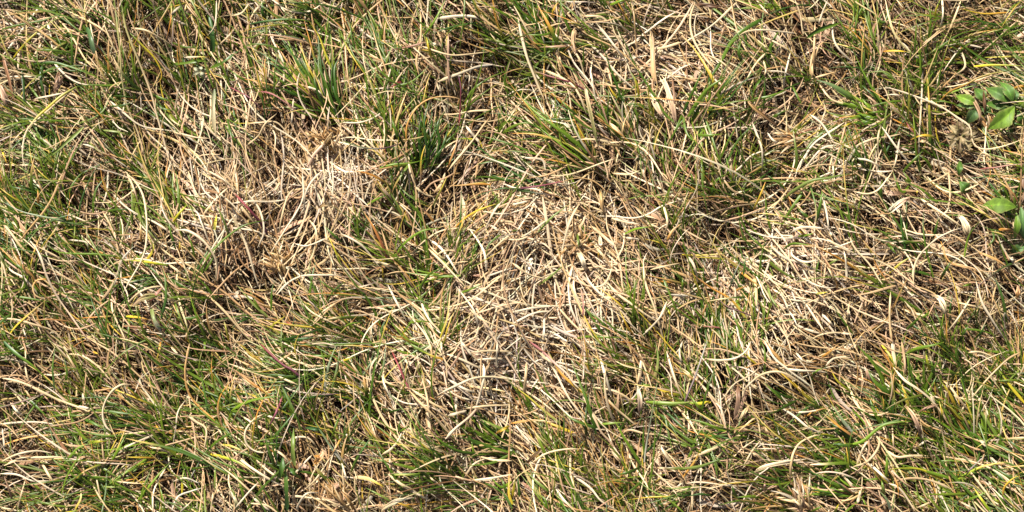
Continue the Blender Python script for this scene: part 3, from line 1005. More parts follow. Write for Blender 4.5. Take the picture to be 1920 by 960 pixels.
b D 6 680,950 720,900 730,860
r O>T 5 480,400 520,500 600,540 660,550
r S 6 380,150 440,200 540,270 600,310
b O>Y 5 370,140 372,110
r W 5 890,840 850,800 860,900
r S 5 900,370 900,330 890,270
b D>G 5 770,330 780,380 740,430
r N>A 4 960,900 880,780 
f N>P 13 955,10 950,80 965,120 925,205 | brown curled dead stalk crossing the lower leafy plant
'''
TRACES3 = '''
@0 640
b B>G>G 9 30,0 100,70 170,130 230,190 300,270 | broad green blade lying aslant near the left edge
b B>G 5.5 298,280 293,150 302,40 | upright blue green blade beside the broad aslant blade
r S>W 6 740,245 680,248 620,285 580,350 575,420 600,485 640,515 | cream stalk curled into an open ring in the lower left
r S 6 0,200 120,235 240,290 340,340 500,400
r S 5 370,70 450,80 540,140 620,220
r S>T 6 345,0 380,90 440,190
r W 6 0,465 110,455 220,462 310,480
r S>W 6 0,680 90,640 200,620 290,628 | straw swept level across the lower left corner
r S 6 20,700 120,660 240,650 370,650
r W 6 0,745 90,755 180,785 290,780
r S 6 230,670 280,760 340,830
b O>T 4 20,580 120,550 240,530 400,520
b G>L 6 330,730 380,660 440,600 530,570 
b L>G 5 350,860 380,760 430,670 500,600 | lime green blade fanning from the lower left clump
b L>Y 6 500,565 560,560 600,560
b D>G 7 460,430 540,470 600,500
b G>D 7 540,390 660,400 800,415
b G>D 6 620,430 720,430 840,440
b G 6 250,400 380,420 500,410
b O>Y 5 860,670 790,662 700,650 | level orange blade in the lower left clump
b L>G 5.5 770,900 830,820 880,750 950,680 | lime green blade rising right in the lower left clump
b L>G 5.5 615,690 660,620 710,520
b V>D 4 705,820 680,770 640,700 | short violet stem in the lower left clump
b D>G 6 140,320 200,380 270,440
b G 5 770,230 730,110 720,0
b O>G 5 910,0 900,50 880,130
b G 6 960,200 860,90 750,10
b G 6 930,260 860,180 790,70
b D>G 7 960,340 870,260 800,170
b G 6 440,760 560,770 680,810
b G 6 400,960 440,880 540,840
b G>D 7 500,920 620,900 700,880
b G 6 820,870 750,860 560,760
b L>G 5 780,930 790,850 840,720
b Y>S 4 360,890 400,830 430,790
b Y>L 4 370,960 450,940
b Y>S 5 430,940 455,880 455,830
r W 5 850,960 850,860 890,770 920,720
b G>L 5 920,960 900,870 880,800
r S>A 6 820,590 880,590 960,620
r S 5 830,600 900,620 960,650
r W 5 680,610 760,570 850,530
b Y>O 6 780,320 730,270
f W>O 7 750,310 710,255
b O>Y 5 860,470 890,520
r S 5 530,720 560,860 580,960
b G>K 6 530,700 600,730 700,800
r S 5 220,300 160,220 140,120
r T 5 200,370 130,260 
r W 5 240,185 310,190 410,170
f W 8 470,350 450,290
r W 7 500,380 430,370
b N>P 5 60,900 40,830 20,760
b G>D 6 350,280 370,180 350,90
b O>Y 4 520,60 560,75 
r W 5 25,600 15,490
f P>W 8 60,335 90,380 130,430
r S 5 90,960 110,860 140,770
@320 640
f S>W 6 0,15 30,60 70,105 115,120
r T>O 6 110,0 90,80 75,180 90,290 150,380 240,450 | bent tan stalk turning orange in the lower left third
b L>G 5 190,0 185,80 
b G 4.5 240,350 235,210 170,80
b B>G 5 205,440 180,300 165,170
b K>B 5 740,525 720,430 680,340 635,250 | curved green blade standing out over the dark gap, lower left of centre
b L>G 7 340,385 400,355 470,330 600,305 640,315 | shiny level green blade over the dark gap, lower left of centre
b G 6 220,400 310,390 430,410
b G>D 6 340,290 460,300 640,280
r W>V 4.5 650,255 700,275 800,285 880,297 960,295
r M>V 5 640,300 620,350 590,420 555,480 | short purple stem beside a white one, lower left of centre
r V>R 6.5 740,205 690,160 640,130 570,70 500,10 | thick plum coloured stem slanting down, lower left of centre
r S>W 5.5 535,400 480,430 430,500 430,570 470,610 520,620 550,610 | small cream stalk curled like a letter C, lower left of centre
b Y>L>S 6 220,635 300,655 400,690 480,740
r Y>S 6 260,580 340,590 420,625 490,660
r S 6 490,660 560,730 680,820
r S>W 6 370,650 460,710 560,770 660,820
b G>D 6 180,640 240,580 320,530 420,490
r A>G 4 100,780 150,690 200,610 260,570
f K>G 12 700,700 690,620 700,480 | mottled olive and brown flat blade in the lower part, left of centre
f G>B 13 600,800 630,720 640,630 | broad green blade beside the mottled olive blade
f B>G 12 650,960 650,850 655,700 
f G>B 9 740,770 700,740 660,700
f D>B 10 550,510 610,505 690,490
f B 13 870,530 830,490 760,480 | dark blue green wide leaf in shade, lower left of centre
b A>G 5 960,670 900,590 840,490 790,400
f N>O 9 820,680 830,650 800,640 | small rusty crumpled leaf by the mottled olive blade
f O>P 12 800,700 850,640 840,610
f G>N 8 900,790 830,730 790,660
f N>P 13 960,830 910,795
b A>G 6 875,290 880,180 900,90 940,0
b L>A 5 905,310 930,180 945,70 960,0
r T>S 6 700,60 500,170 320,130
b G>L 6 760,80 850,82 930,78
b O>N 6 550,290 450,230 330,150 | rust edged tan blade slanting down in the lower left third
b O>T 5 530,190 430,130 310,80
r S 5 720,240 620,200 540,140 500,110
r S>W 6 760,10 860,10 930,30
r W 5 540,410 600,428 660,425
b G>B 6 560,560 640,470 700,400
b G 5 480,575 560,572 650,575
r W>S 6 660,560 720,538 780,545 825,590
r S 5 560,585 640,640 700,720 
r S 5 750,840 820,770 900,650
r W 5 700,740 760,680 800,640
r S 6 80,425 130,460 190,500 185,620 | pale stalk bent at a right angle in the lower left third
r W 4 0,590 20,500 30,400 70,330
b G 5 60,170 160,165 280,160
b D>G 7 110,280 50,220 0,140
b G>D 7 330,320 280,240 230,160
b L>G 6 430,900 400,800 350,720
b L>G 5 380,940 360,850 330,800
f K>W 10 380,940 370,880 340,830
b K>L 5 250,830 245,680
b Y>L 5 55,860 55,780 60,730
b L>G 6 0,640 60,600
b G 6 0,690 100,720 230,700
r W 5 370,930 440,850 500,790
r S 5 240,850 230,960
r W 6 470,870 560,960
r S 6 660,870 760,880 960,900
r W 6 700,955 760,860 840,850
b G>D 6 960,790 800,740 700,720 520,670
b D 6 400,520 460,430 
b G 5 320,500 350,400 480,400
r A 5 0,950 30,880 110,850 170,830
r W>A 5 0,800 70,780 150,800
r A>S 5 50,960 120,900 
r P>T 5 320,700 400,620 510,560
r O>T 4.5 960,540 930,590 900,650
b G 5 960,400 930,480 900,560
b Y>G 5 860,400 880,470 950,560
@640 640
r M>R 5 385,265 350,200 310,120 278,55 | rose red stem leaning up left, just below the centre left
r S>T 6.5 150,190 165,290 210,390 270,480 330,560 400,620
r T>S 6.5 385,270 450,350 530,430 610,510 | thick tan blade running from the rose red stem down right
r S>T 6 400,270 500,340 620,400
r W>S 6 470,960 
r W>S 5.5 185,260 165,180 185,110 240,60
b L>A 5 190,260 230,150 245,60 250,0
b A>G 5 90,290 130,180 210,70
b G 5 0,30 90,60 160,65
b K>G 6 500,70 430,40 350,0
b O>L 5 590,100 520,80 440,50
b Y>G 5 0,110 80,85 
r W>S 8 590,70 680,100 780,150 860,180
r W 8 800,130 800,200 770,330 755,370 | flat bleached straw standing upright in the bleached mat
r W>S 6.5 550,300 640,250 730,210 830,205 960,220 | long cream blade arching over the bleached mat below centre
r W>P 8 585,548 640,495 720,430 770,370 | frayed white tipped straw at the foot of the bleached mat
r W 6 870,150 880,0
r W 6 560,0 570,70
r W 6 680,0 740,80
r S 6 960,60 840,50 730,60
r W 6 960,130 880,100 740,100
r S 5 680,0 720,60 800,140
r S 6 700,380 820,365 960,370
r W 7 610,220 680,260 760,290
r W 7 640,400 645,300
r W 7 600,420 700,390 
b D>G 5 645,440 630,350 605,250 | single dark green blade standing on the bleached mat
r W 5.5 520,310 500,240 460,205
b G>B 6 60,730 100,640 180,520 | slender green blade rising right in the lower centre left
b K>D 5 0,560 60,450 150,340
b G>D 6 370,860 300,750 230,650 190,560 | dark green blade leaning up left over the tan litter
r S>W 6 230,635 280,600 320,550 345,500 | short pale twig forked over the tan litter
r S>P 5 200,560 170,460 140,390
f S>W 11 220,950 300,900 410,875 | flat cream sheath at the bottom edge left of centre
r S 7 270,740 330,790 400,830 460,880
r S>W 7 350,800 420,850 500,900
b S>Y 8 80,760 160,770 240,810
r W 6 730,790 850,775 960,760 
r S>W 6 690,770 740,700 820,670 880,665
r S 6 600,750 690,780 740,785
b L>G 5 280,745 400,742 530,735
b G>D 6 960,640 860,610 740,560 640,540
b G>D 7 860,620 760,590 670,490
b D>G 8 800,640 680,630 600,590 500,500 | dark green blade in the tuft at the lower right of centre
b G 6 960,600 870,540 790,460
b G>K 7 960,520 880,490 780,440
f O>Y 7 870,525 920,495 960,475 | gold blade jutting from the tuft at the lower centre
r S 6 960,680 860,680 760,650
b G 6 960,640 850,690 700,710
b G>L 5 735,690 745,640 730,560
b D>G 6 960,940 900,850 800,800 730,760
b L>G 6 660,955 590,935 510,950
b Y>O 5 420,950 360,920 300,900
b K>G 5 300,905 200,850 140,820
b D>G 6 930,860 910,800 890,780
b Y>O 6 960,920 940,860 945,740 | orange blade standing at the bottom edge near the centre
b G>D 5 380,480 330,500 340,420
b D 6 270,400 350,370
r S>K 5 520,600 440,570 400,500 390,430
r S>T 5 500,420 480,300 450,200
r S>T 5 240,150 250,220 350,260 
r W 5 300,340 240,240 230,180
r W 6 20,510 80,570
r A>N 4 0,390 50,350 100,300
r W 5 30,780 0,680
r S 5 500,760 560,820
r S 6 590,640 640,600
f P>S 7 290,700 270,650
b L>G 7 960,800 900,830 830,760
@960 640
b L>K 9 755,342 830,346 960,345 1020,340 | bright lime blade lying level in the lower right of centre
b N>K>G 6.5 770,240 810,190 822,100 805,0
r M>W 6 95,0 170,60 250,130 310,180 350,240 390,280 | pale lilac stalk slanting down in the lower centre
r S>P 6 390,280 430,360 470,440 500,510 560,580 630,690
r S>W 6 130,40 220,140 290,260 350,360 430,460
b Y>O>G 6 420,310 340,240 270,170 205,60 | yellow orange blade hugging the pale lilac stalk
b G 5 270,380 200,290 160,210 110,130
b D>G 8 480,490 400,460 330,430 290,400 | shaded green blade tip left of the lime blade
b K>Y 5 270,460 160,380 80,310 0,250
b O>S 5 0,470 120,450 240,455
b Y>O 6 350,520 230,470 130,430
r S>T 9 65,300 75,230 85,120
r W 8 560,300 530,210 490,80 | pale stub standing upright left of the lime blade
f T>W 8 700,260 720,160 740,60 
f P>W 11 715,420 715,320 700,230 | split pinkish sheath standing beside the lime blade butt
b A>G 5 745,680 775,500 790,370 820,210 | grey green blade standing across the lime blade
b B>G 5.5 735,650 790,590 830,520 850,410
b G>D 5.5 760,700 740,590 745,440
b G>L 7.5 725,700 660,590 610,500 580,445 | dark green blade pointing up left below the lime blade
b D>G 8.5 715,712 660,735 590,752 | short pointed dark leaf in the lower centre right
f S>W 7 900,695 865,640 825,560 | ivory lance shaped blade in the lower centre right
f L>G 8 800,440 808,400 812,340
b L>K 5 490,465 570,462 650,460
f N>H 9 80,700 130,640 210,570
r S 5 110,690 190,640 300,610 390,605
b G>D 5 290,590 295,480 290,400
b D>G 7 340,760 280,700 220,560
b G 5 390,720 395,620 410,570
b D>G 7 470,520 420,330 330,100
b D>G 6 540,490 450,430 430,290
b O>Y 4.5 435,190 430,120 432,40
b O>P 4 370,160 385,100 395,50
b G 5 440,200 480,130 460,100
r T>S 6 600,540 660,500 750,520 860,530
r S 6 450,260 560,270 640,310 690,360
r T>S 6 520,300 590,380 700,480
r S>W 6 960,320 920,210 870,60 
r W 5 960,130 945,60 960,0
b L>K 4 960,960 880,890 760,820 680,760
b G 5 940,960 900,880 820,860
b G>D 6 860,960 820,890 740,860
b D>G 6 430,960 370,890 330,800 250,690
b G>K 7 240,860 150,800 70,730 
b K>T 7 170,880 100,790 20,640
b Y>D 6 0,880 15,820 25,760
b D>G 6 200,960 190,890 150,860
b D 6 40,880 35,820 30,750
r S 5.5 330,620 330,760 380,880
r W 5.5 250,830 300,900 370,960
r W 6 340,750 440,830 500,900 600,960
r W 6 20,470 60,530 110,590
r T>S 6 420,750 500,650 530,600
f T 9 240,860 225,760 215,690
f T>S 10 640,700 580,640 550,600
b O>G 6 630,640 620,560
b K>L 8 800,250 760,245 730,235
r W 5 960,790 900,840
r T>W 6 820,715 900,715
b G>N 7 980,715 900,712 810,716
@1280 640
r V>A 5.5 0,370 30,300 65,220 95,130 130,30 140,0 | tall violet stem slanting up in the lower right, the most purple one
r S>W 6 130,95 200,105 290,98 350,60 385,0 | thick cream stalk looping left around the violet stem top
b Y>L 7 150,335 90,345 20,345
b L>G 6 250,510 170,475 90,445 0,435 | bright green blade lying just right of the violet stem foot
b G 5 0,700 40,620 80,520 160,430
b O>K 5 0,760 70,660 130,520 200,470
b K>D 7 0,710 80,695 160,670 260,640 | olive green blade lying level in the lower right of centre
f P>N 11 285,430 300,330 310,210 | brown upright dead blade right of the violet stem
f S>T 9 300,450 330,400 365,350
r S 6 360,250 420,195 500,170 570,180 650,225 720,280 790,350 | cream stalk arched over the brown litter, lower right
r W 6 455,0 500,80 570,140 660,210 740,270
r W 6 560,150 650,160 740,170 820,180
r S>W 6 330,310 350,260 410,200
b D>G 9 640,340 580,365 520,390 440,412 | shiny dark green blade on the brown litter, lower right
b D>G 7 600,350 540,305 450,230
b D 6 620,320 560,300 480,250
r T>S 7 610,780 608,700 620,630 660,575 740,535 780,528 | tan stalk bent like a hook in the lower right
b G>Y 5 860,540 800,525 740,530
f S>W 10 380,740 460,700 570,675 700,665 | flat straw lying level on the litter in the lower right
r W 6 560,380 640,430 720,490 790,515
r W 5.5 640,400 720,395 800,385
r W 5 630,60 680,110 740,120
b O>H 5 790,90 830,60 880,10
b G>D 8 960,560 900,500 840,460 
b N>O>G 8 960,540 880,480 790,395 | brown tipped green blade leaning left in the lower right
b A>G 7 960,510 900,440 840,360
b G>B 7 960,590 850,580
b D>G 8 930,720 900,680 830,660 760,630
b L>G 6 780,760 830,680 850,610
b G>L 5 950,740 920,680 910,610
b D>G 7 910,740 850,720
b D>G 7 820,820 720,740 640,690 510,560
b G>D 7 920,830 800,780 720,730
b G>D 7 590,830 520,780 460,760 360,720
b D>G 7 640,840 580,790 500,740
b L>G 7 440,885 380,870 300,868
b D>G 7 640,870 560,830 530,760
b G>L 6 960,870 800,865 680,860 560,840
b G 6 470,930 380,900 300,895 200,915
b L>G 7 470,945 400,940 340,940
b G>D 8 300,880 280,850 265,800
b D>B 5 150,860 90,850 25,865 | curved dark blade tip in the lower right, above the bottom edge
b L>G 6 720,960 790,920
b L>Y 6 850,960 880,910
b D>G 6 520,960 520,890
f S>H 10 700,920 650,850 630,790
f S>T 9 690,920 600,900 520,880
r W>M 5 455,840 460,790
r S>W 6 380,620 430,650 470,670
r S 5 330,700 380,610 430,550
r S>W 5.5 0,580 30,500 25,390
r S>W 5.5 50,950 50,820 90,700
r W 5 235,500 210,380 160,320
r S 5 220,380 100,240 0,150
b O>S 6 80,230 30,190 0,170
b Y>G 5 410,130 360,80 310,10
b G 5 450,170 455,60 440,0
b G>D 5 180,260 170,140 
b G 5 240,120 270,200
r T>S 5 300,500 400,430 430,520 
r T 5 450,470 480,540 500,640
b G>L 5 730,220 740,180 800,150
b G>Y 5 960,290 880,230 840,160
r W>S 5.5 810,140 850,100 900,88 960,95
b O>H 4 680,430 760,390 850,370
f G>N 10 960,480 960,470
@1600 640
b D>G 12 215,310 170,270 130,230 90,160 | wide dark green blade with brown tip in the lower right clump
b N>P 11 130,240 95,190 70,140
b G 6.5 180,220 130,140 80,80 20,20 | slender green blade left of the wide dark blade, lower right clump
b G>O>N 7 260,210 200,100 160,40 140,0
b Y>G 5 160,20 210,90 240,160
r W>S 7 230,150 290,220 360,265 430,320 500,400 550,470 | ivory stalk slanting through the lower right clump
f N>P>T 10 400,560 370,490 330,410 285,355 | folded pink brown dead blade in the lower right clump
f P>N 6 490,352 430,370 350,410 | dark frayed strip beside the folded pink brown blade
r S>W 8 340,420 430,455 510,510
b G 9 170,480 130,400 100,310
b D>G 6 130,440 60,400 10,370
b L>G 7 0,580 60,560 160,480 240,455 340,450 | arched bright blade under the folded pink brown blade
b G>B 10 60,475 0,465
f B>G 10 210,470 160,430
b D>G 7 350,260 320,160 300,60
b G 6 320,310 310,200 
b G 6 370,400 330,330 250,260
b D>G 7 390,390 340,310 240,230
b D>G 6 370,330 420,300 
b L>G 8 290,75 350,40 420,20 500,0 | bright blade at the foot of the bleached patch, right side
b G>D 9 550,55 500,30 440,0
b Y>L 6 430,170 410,110 400,55 | short yellow blade tip standing in the lower right clump
b D>G 8 460,210 445,150 430,100
b G 6 395,280 395,180 395,60
b D>G 7 600,150 570,60 590,0
f D>N 8 550,200 600,140 640,110
f G>K 13 390,215 350,200 
r W>S 10 220,0 225,70 240,150 
r T>P 6 270,0 285,100 290,190
r S 6 650,65 720,65 800,90 
r T>S 5.5 960,60 880,100 800,180 720,270 670,330 | straight tan stalk slanting up right near the right edge
b G 6 960,65 860,65 760,55 680,10
b L>K 5 960,140 920,180 860,250
r S>T 6 670,400 560,270 500,220
b O>Y>G 7 600,400 540,290 480,210
b Y>G 7 700,490 600,420 520,310 500,270
b G 7 740,600 640,480 560,350
b G>D 7 790,640 700,560 620,440
b G>K 7 860,600 780,470 700,380 590,310
b G>D 6 900,520 830,440 760,380
b G>K 6 800,360 730,270 650,120
b D>G 6 960,480 900,400 850,290
b Y>G 6 960,350 920,290 860,200 800,120
b G 6 960,430 880,360 800,270
b G>D 7 880,660 790,610 690,530 520,480
b G>D 7 760,680 660,610 540,500
b G>L 6 700,720 600,650 470,520
b G>D 8 660,870 560,740 440,600
b L>G 7 640,800 540,770 420,740 260,690
b Y>L 6 520,790 400,730 290,720 170,730 | long yellow green blade lying level in the lower right clump
b L>G 5 190,760 120,775 50,775
b L>Y 6 570,805 640,760 740,710 870,675 | lime green blade rising right near the lower right corner
r V>A 5 640,760 690,710 750,660 | short grey violet stem crossing the lime blade in the right corner
b O>Y 7 835,870 850,820 900,770 930,755 | orange yellow blade tip in the lower right corner
b D>G 7 960,800 880,760 780,700
b D>G 8 960,700 880,620 780,560
b G>D 7 960,640 860,540
b D 8 940,850 850,780 760,700
b D>G 8 960,760 900,700 840,680
b L>Y 6 770,960 720,890 680,830
b Y>L 6 830,910 780,880
b G>L 6 620,910 680,880 760,840
b G>D 6 700,900 640,830 590,790
b G 6 940,960 850,880 800,800
b D>G 7 860,940 790,840
f W>S 10 770,600 720,560
r W 7 430,250 440,300 480,380 550,470
r W 5 490,170 520,90
r S 7 0,710 80,680 140,600 148,520 | thin straw stalk forming a bow, left part of the lower right corner
r S>W 6 20,690 60,600 110,540
r S 5 240,640 230,560 220,470
r W 7 100,690 160,750 210,800
r S 7 180,610 250,650 330,650 440,655
r W>S 6 200,800 270,840 350,960
r S>T 8 560,840 450,790 350,775 230,790
b A>G 7 210,960 190,890 150,840
b K>G 8 170,860 155,780
f T>P 8 180,960 160,860
r W>S 7 20,910 40,830
b G>L 5 80,940 50,880
b K>G 5 350,850 400,900 460,960
b L>G 7 185,770 190,630 | short upright lime blade in the lower right, left of the clump
r W 6 440,550 350,610
b G>L 5 0,390 60,450 100,520
r S>A 6 600,900 700,960
r S 5 480,900 440,910 360,940
b K>D 6 540,960 480,860 
'''

def spline(pts, K):
    P = np.array(pts, float)
    if len(P) == 2: return P[0] + (P[1] - P[0]) * np.linspace(0, 1, K)[:, None]
    E = np.vstack([2 * P[0] - P[1], P, 2 * P[-1] - P[-2]])
    out = []
    for i in range(1, len(E) - 2):
        t = np.linspace(0, 1, 24, endpoint=(i == len(E) - 3))[:, None]
        a, b, c, d = E[i - 1], E[i], E[i + 1], E[i + 2]
        out.append(.5 * (2 * b + (c - a) * t + (2 * a - 5 * b + 4 * c - d) * t ** 2 + (3 * b - a - 3 * c + d) * t ** 3))
    Q = np.vstack(out)
    s = np.concatenate([[0], np.cumsum(np.linalg.norm(np.diff(Q, axis=0), axis=1))])
    u = np.linspace(0, s[-1], K)
    return np.stack([np.interp(u, s, Q[:, 0]), np.interp(u, s, Q[:, 1])], 1)

def strand(kind, cols, w, pts, zt, K=18, M=3, seed_r=None):
    w = w * {'r': .74, 'b': .85, 'f': .75}[kind]
    Q = spline(pts, K); t = np.linspace(0, 1, K)
    ln = np.linalg.norm(np.diff(Q, axis=0), axis=1).sum()
    # small irregularities of a natural stalk
    ph = rng.random(3) * 6.28
    Q = Q + np.stack([np.sin(t * ln / 23 + ph[0]), np.cos(t * ln / 19 + ph[1])], 1) * .9
    if kind == 'b': z = zt * (.75 + .25 * np.sin(np.pi * np.clip(t * .75, 0, 1)))
    elif kind == 'r': z = zt * (.84 + .16 * np.sin(np.pi * t) + .05 * np.sin(t * 7 + ph[2]))
    else: z = zt * (.8 + .2 * np.sin(np.pi * t))
    x, y = w2(Q[:, 0], Q[:, 1], z)
    z = z + terrain(x, y)
    if kind == 'r': prof = np.clip(np.minimum(t, 1 - t) * 9, .3, 1) * (1 - .3 * t) * (1 + .10 * np.sin(t * ln / 12 + ph[0]))
    elif kind == 'b': prof = np.clip(1.04 - t ** 2.2, .08, 1) * np.clip(.6 + 2.5 * t, 0, 1)
    else: prof = .85 * np.clip(np.minimum(t * 6 + .3, (1 - t) * 2.6 + .1), .1, 1) * (1 + .13 * np.sin(t * ln / 9 + ph[0]) + .08 * np.sin(t * ln / 4.3 + ph[1]))
    ck = np.array([KEY[c] for c in cols.split('>')])
    if len(ck) == 1: C = np.repeat(ck, K, 0)
    else:
        u = t * (len(ck) - 1)
        C = np.stack([np.interp(u, range(len(ck)), ck[:, i]) for i in range(3)], 1)
    C = C * (1 + rng.normal(0, .08)) * (1 + .10 * np.sin(t * ln / 31 + ph[1]))[:, None]
    C = np.clip(C, .01, .82)
    arch = {'r': .95, 'b': .55, 'f': .22}[kind]
    tw = rng.normal(0, .25 if kind != 'f' else .4) + np.sin(t * 4 + ph[2]) * (.15 if kind == 'r' else .3)
    P = np.stack([x, y, z], 1)
    if kind == 'f' and cols[0] in 'NPHTWSORA' and w > 4.5:
        # a dead sheath is split into fibres that part and fray
        n = max(2, int(round(w / 2.6))); T = np.gradient(P, axis=0); T /= np.linalg.norm(T, axis=1, keepdims=True)
        sd_ = np.stack([-T[:, 1], T[:, 0], T[:, 2] * 0], 1); out = []
        for i in range(n):
            o_ = ((i + .5) / n - .5) * w * S
            sp = (o_ * (prof * .8 + .25 + .5 * (t - .5) ** 2) + w * S * .05 * np.sin(t * 8 + rng.random() * 6))[:, None]
            Pi = P + sd_ * sp; Pi[:, 2] += rng.normal(0, .0005) + .0006 * np.sin(t * 6 + rng.random() * 6)
            a0, a1 = rng.uniform(0, .12), rng.uniform(.8, 1)
            ti = a0 + (a1 - a0) * t
            Pi = np.stack([np.interp(ti, t, Pi[:, j]) for j in range(3)], 1)
            out.append(ribbons(Pi[None], np.full((1, K), w * S / n * .58) * np.clip(np.minimum(t, 1 - t) * 8, .25, 1), np.clip(C * np.exp(rng.normal(0, .22)), .01, .8)[None],
                               (rng.normal(0, .35) + .3 * np.sin(t * 5 + i))[None], 3, .5))
        return join(out)
    if kind == 'f': arch = -.4
    return ribbons(P[None], (w * S * .5 * prof)[None], C[None], tw[None], M, arch)

GROUPS = dict(straw_stalk='straw stalks lying over the lawn', purple_stalk='red and purple grass stems in the lawn',
              grass_leaf='single grass blades standing out of the lawn', dead_leaf='dead leaf blades on the lawn')
dry_t, green_t = [], []
ox = oy = 0
for line in (TRACES + TRACES2 + TRACES3).splitlines():
    line = line.strip()
    if not line: continue
    if line[0] == '@':
        ox, oy = [float(v) for v in line[1:].split()]; continue
    body, _, lab = line.partition('|'); lab = lab.strip()
    tok = body.split(); kind, cols, w = tok[0], tok[1], float(tok[2])
    pts = [(ox + float(p.split(',')[0]) / 3, oy + float(p.split(',')[1]) / 3) for p in tok[3:]]
    if len(pts) < 2: continue
    if lab:
        zt = rng.uniform(.0215, .0255)
        d = strand(kind, cols, w * 1.02, pts, zt, K=36, M=5)
        c0 = cols[0]
        nm = 'straw_stalk' if kind == 'r' else 'grass_leaf'
        if kind == 'r' and cols[0] in 'MRV': nm = 'purple_stalk'
        if kind == 'f' and cols[0] in 'NPHTWSO': nm = 'dead_leaf'
        x, y = w2(*pts[0], zt)
        o = mesh_obj(nm, d, M_GREEN if cols[0] in 'GDBLK' else M_DRY, origin=(float(x), float(y), .012))
        prop(o, lab, {'straw_stalk': 'stalk', 'purple_stalk': 'stem', 'grass_leaf': 'blade', 'dead_leaf': 'dead leaf'}[nm], GROUPS[nm])
    else:
        d = strand(kind, cols, w, pts, rng.uniform(.0175, .0225))
        (green_t if cols[0] in 'GDBLK' or cols[-1] in 'GDBL' else dry_t).append(d)

MX = 130
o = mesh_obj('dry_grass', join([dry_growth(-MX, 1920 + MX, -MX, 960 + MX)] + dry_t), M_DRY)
prop(o, 'matted cream and tan dry grass covering the whole lawn', 'dry grass', kind='stuff')
o = mesh_obj('green_grass', join([green_growth(-MX, 1920 + MX, -MX, 960 + MX)] + green_t), M_GREEN)
prop(o, 'thin green grass growing up in patches through the straw', 'green grass', kind='stuff')

# ------------------------------------------------------------------ clumps
def tuft(px, py, ang, spr, ln, n, ndry, greens, label, w=3.6, ring=10, hi=.016, dryc=None, z0=.006):
    t = empty('grass_tuft' if n else 'straw_tuft', tuple(float(v) for v in w2(px, py, .004)) + (.004,))
    prop(t, label, 'tuft', 'tufts of grass in the lawn')
    for nm, k, mat in (('green_blades', n, M_GREEN), ('dry_blades', ndry, M_DRY)):
        if not k: continue
        th = np.radians(ang + rng.normal(0, spr, k))
        X = px + rng.normal(0, ring, k) - np.cos(th) * ring; Y = py + rng.normal(0, ring * .7, k) + np.sin(th) * ring
        L = ln * rng.uniform(.45, 1.15, k)
        if nm[0] == 'g':
            c = np.array([KEY[g] for g in rng.choice(list(greens), k)]) * (1 + rng.normal(0, .12, (k, 1)))
            tf = np.where(rng.random(k) < .25, rng.uniform(.3, .8, k), 3.0)
        else:
            c = pick(STRAW if dryc is None else pal(dryc), None, k, .1); tf = np.full(k, 3.0); L *= .8
        V, F, C, U = lay_strips(X, Y, rng.uniform(z0, z0 + .003, k), L, rng.uniform(.75, 1.25, k) * w, th, rng.normal(0, .4, k),
                       rng.uniform(.3, .8, k) * hi, np.clip(c, .01, .82), K=12, tipc=pick(TIPS, None, k), tipfrom=tf, wig=.06, arch=.6, tw_a=.4, root=True)
        o = mesh_obj(nm, (V - np.array(t.location), F, C, U), mat, parent=t)

OCH = '.46,.27,.10 .58,.40,.20 .38,.22,.09 .66,.50,.30'
tuft(795, 318, 85, 20, 120, 34, 8, 'DDGD', 'dark upright tuft under the ochre arched stalk')
tuft(628, 222, 122, 15, 190, 70, 22, 'GGDL', 'large green tuft combed to the upper left, above the brown patch')
tuft(1186, 266, 118, 26, 125, 26, 40, 'GDG', 'tan and green fan of blades at top centre', w=4)
tuft(1040, 112, 128, 18, 150, 46, 26, 'GDL', 'green tuft reaching the top edge beside the tan fan')
tuft(1660, 222, 178, 24, 105, 26, 12, 'LGD', 'short spiky tuft pointing left over the bleached strip', w=5)
tuft(1728, 190, 98, 38, 130, 36, 20, 'GGL', 'loose mixed tuft left of the leafy rosette')
tuft(852, 516, 176, 20, 100, 16, 8, 'LGD', 'small green tuft lying level near the centre')
tuft(330, 806, 162, 24, 170, 64, 34, 'GLGD', 'broad green tuft fanning to the left in the lower left')
tuft(195, 905, 62, 32, 110, 34, 14, 'LGK', 'yellowish tuft at the bottom edge on the left')
tuft(968, 852, 155, 20, 135, 34, 14, 'DGG', 'dark green tuft at the bottom, left of centre')
tuft(1728, 768, 122, 18, 135, 30, 10, 'DGD', 'dark broad bladed tuft with pink brown folded leaf', w=5)
tuft(1862, 866, 130, 17, 190, 84, 30, 'GDGL', 'largest green tuft, filling the lower right corner')
tuft(1605, 924, 166, 20, 110, 26, 14, 'GLD', 'low green tuft at the bottom edge, right half')
tuft(1348, 640, 102, 24, 130, 34, 16, 'DGG', 'dark tuft behind the violet stem')
tuft(1372, 366, 80, 36, 80, 20, 10, 'GDL', 'small green tuft right of the tan fan')
tuft(120, 300, 132, 20, 130, 30, 8, 'DDG', 'dark green tuft at the left edge, upper part')
tuft(66, 470, 130, 18, 125, 30, 10, 'DGG', 'dark green tuft at the left edge, middle part')
tuft(1128, 322, 142, 16, 150, 46, 26, 'GLD', 'long green tuft combed left, below the tan fan')
tuft(680, 735, 140, 34, 110, 34, 10, 'GDD', 'dark green tuft around the plum coloured stem')
tuft(526, 500, 98, 30, 55, 0, 60, 'G', 'ochre brush of dead stubs near the thick bowed stalk', w=4, ring=9, hi=.012, dryc=OCH, z0=.010)
tuft(608, 268, 115, 55, 50, 0, 70, 'G', 'tan brush of cut stubs in the brown patch, upper left', w=4.5, ring=16, hi=.012, dryc=OCH, z0=.010)
tuft(1495, 262, 172, 16, 70, 0, 46, 'G', 'brown brush of dead blades at the foot of the rusty blade', w=4.5, ring=8, hi=.010, dryc=OCH, z0=.011)
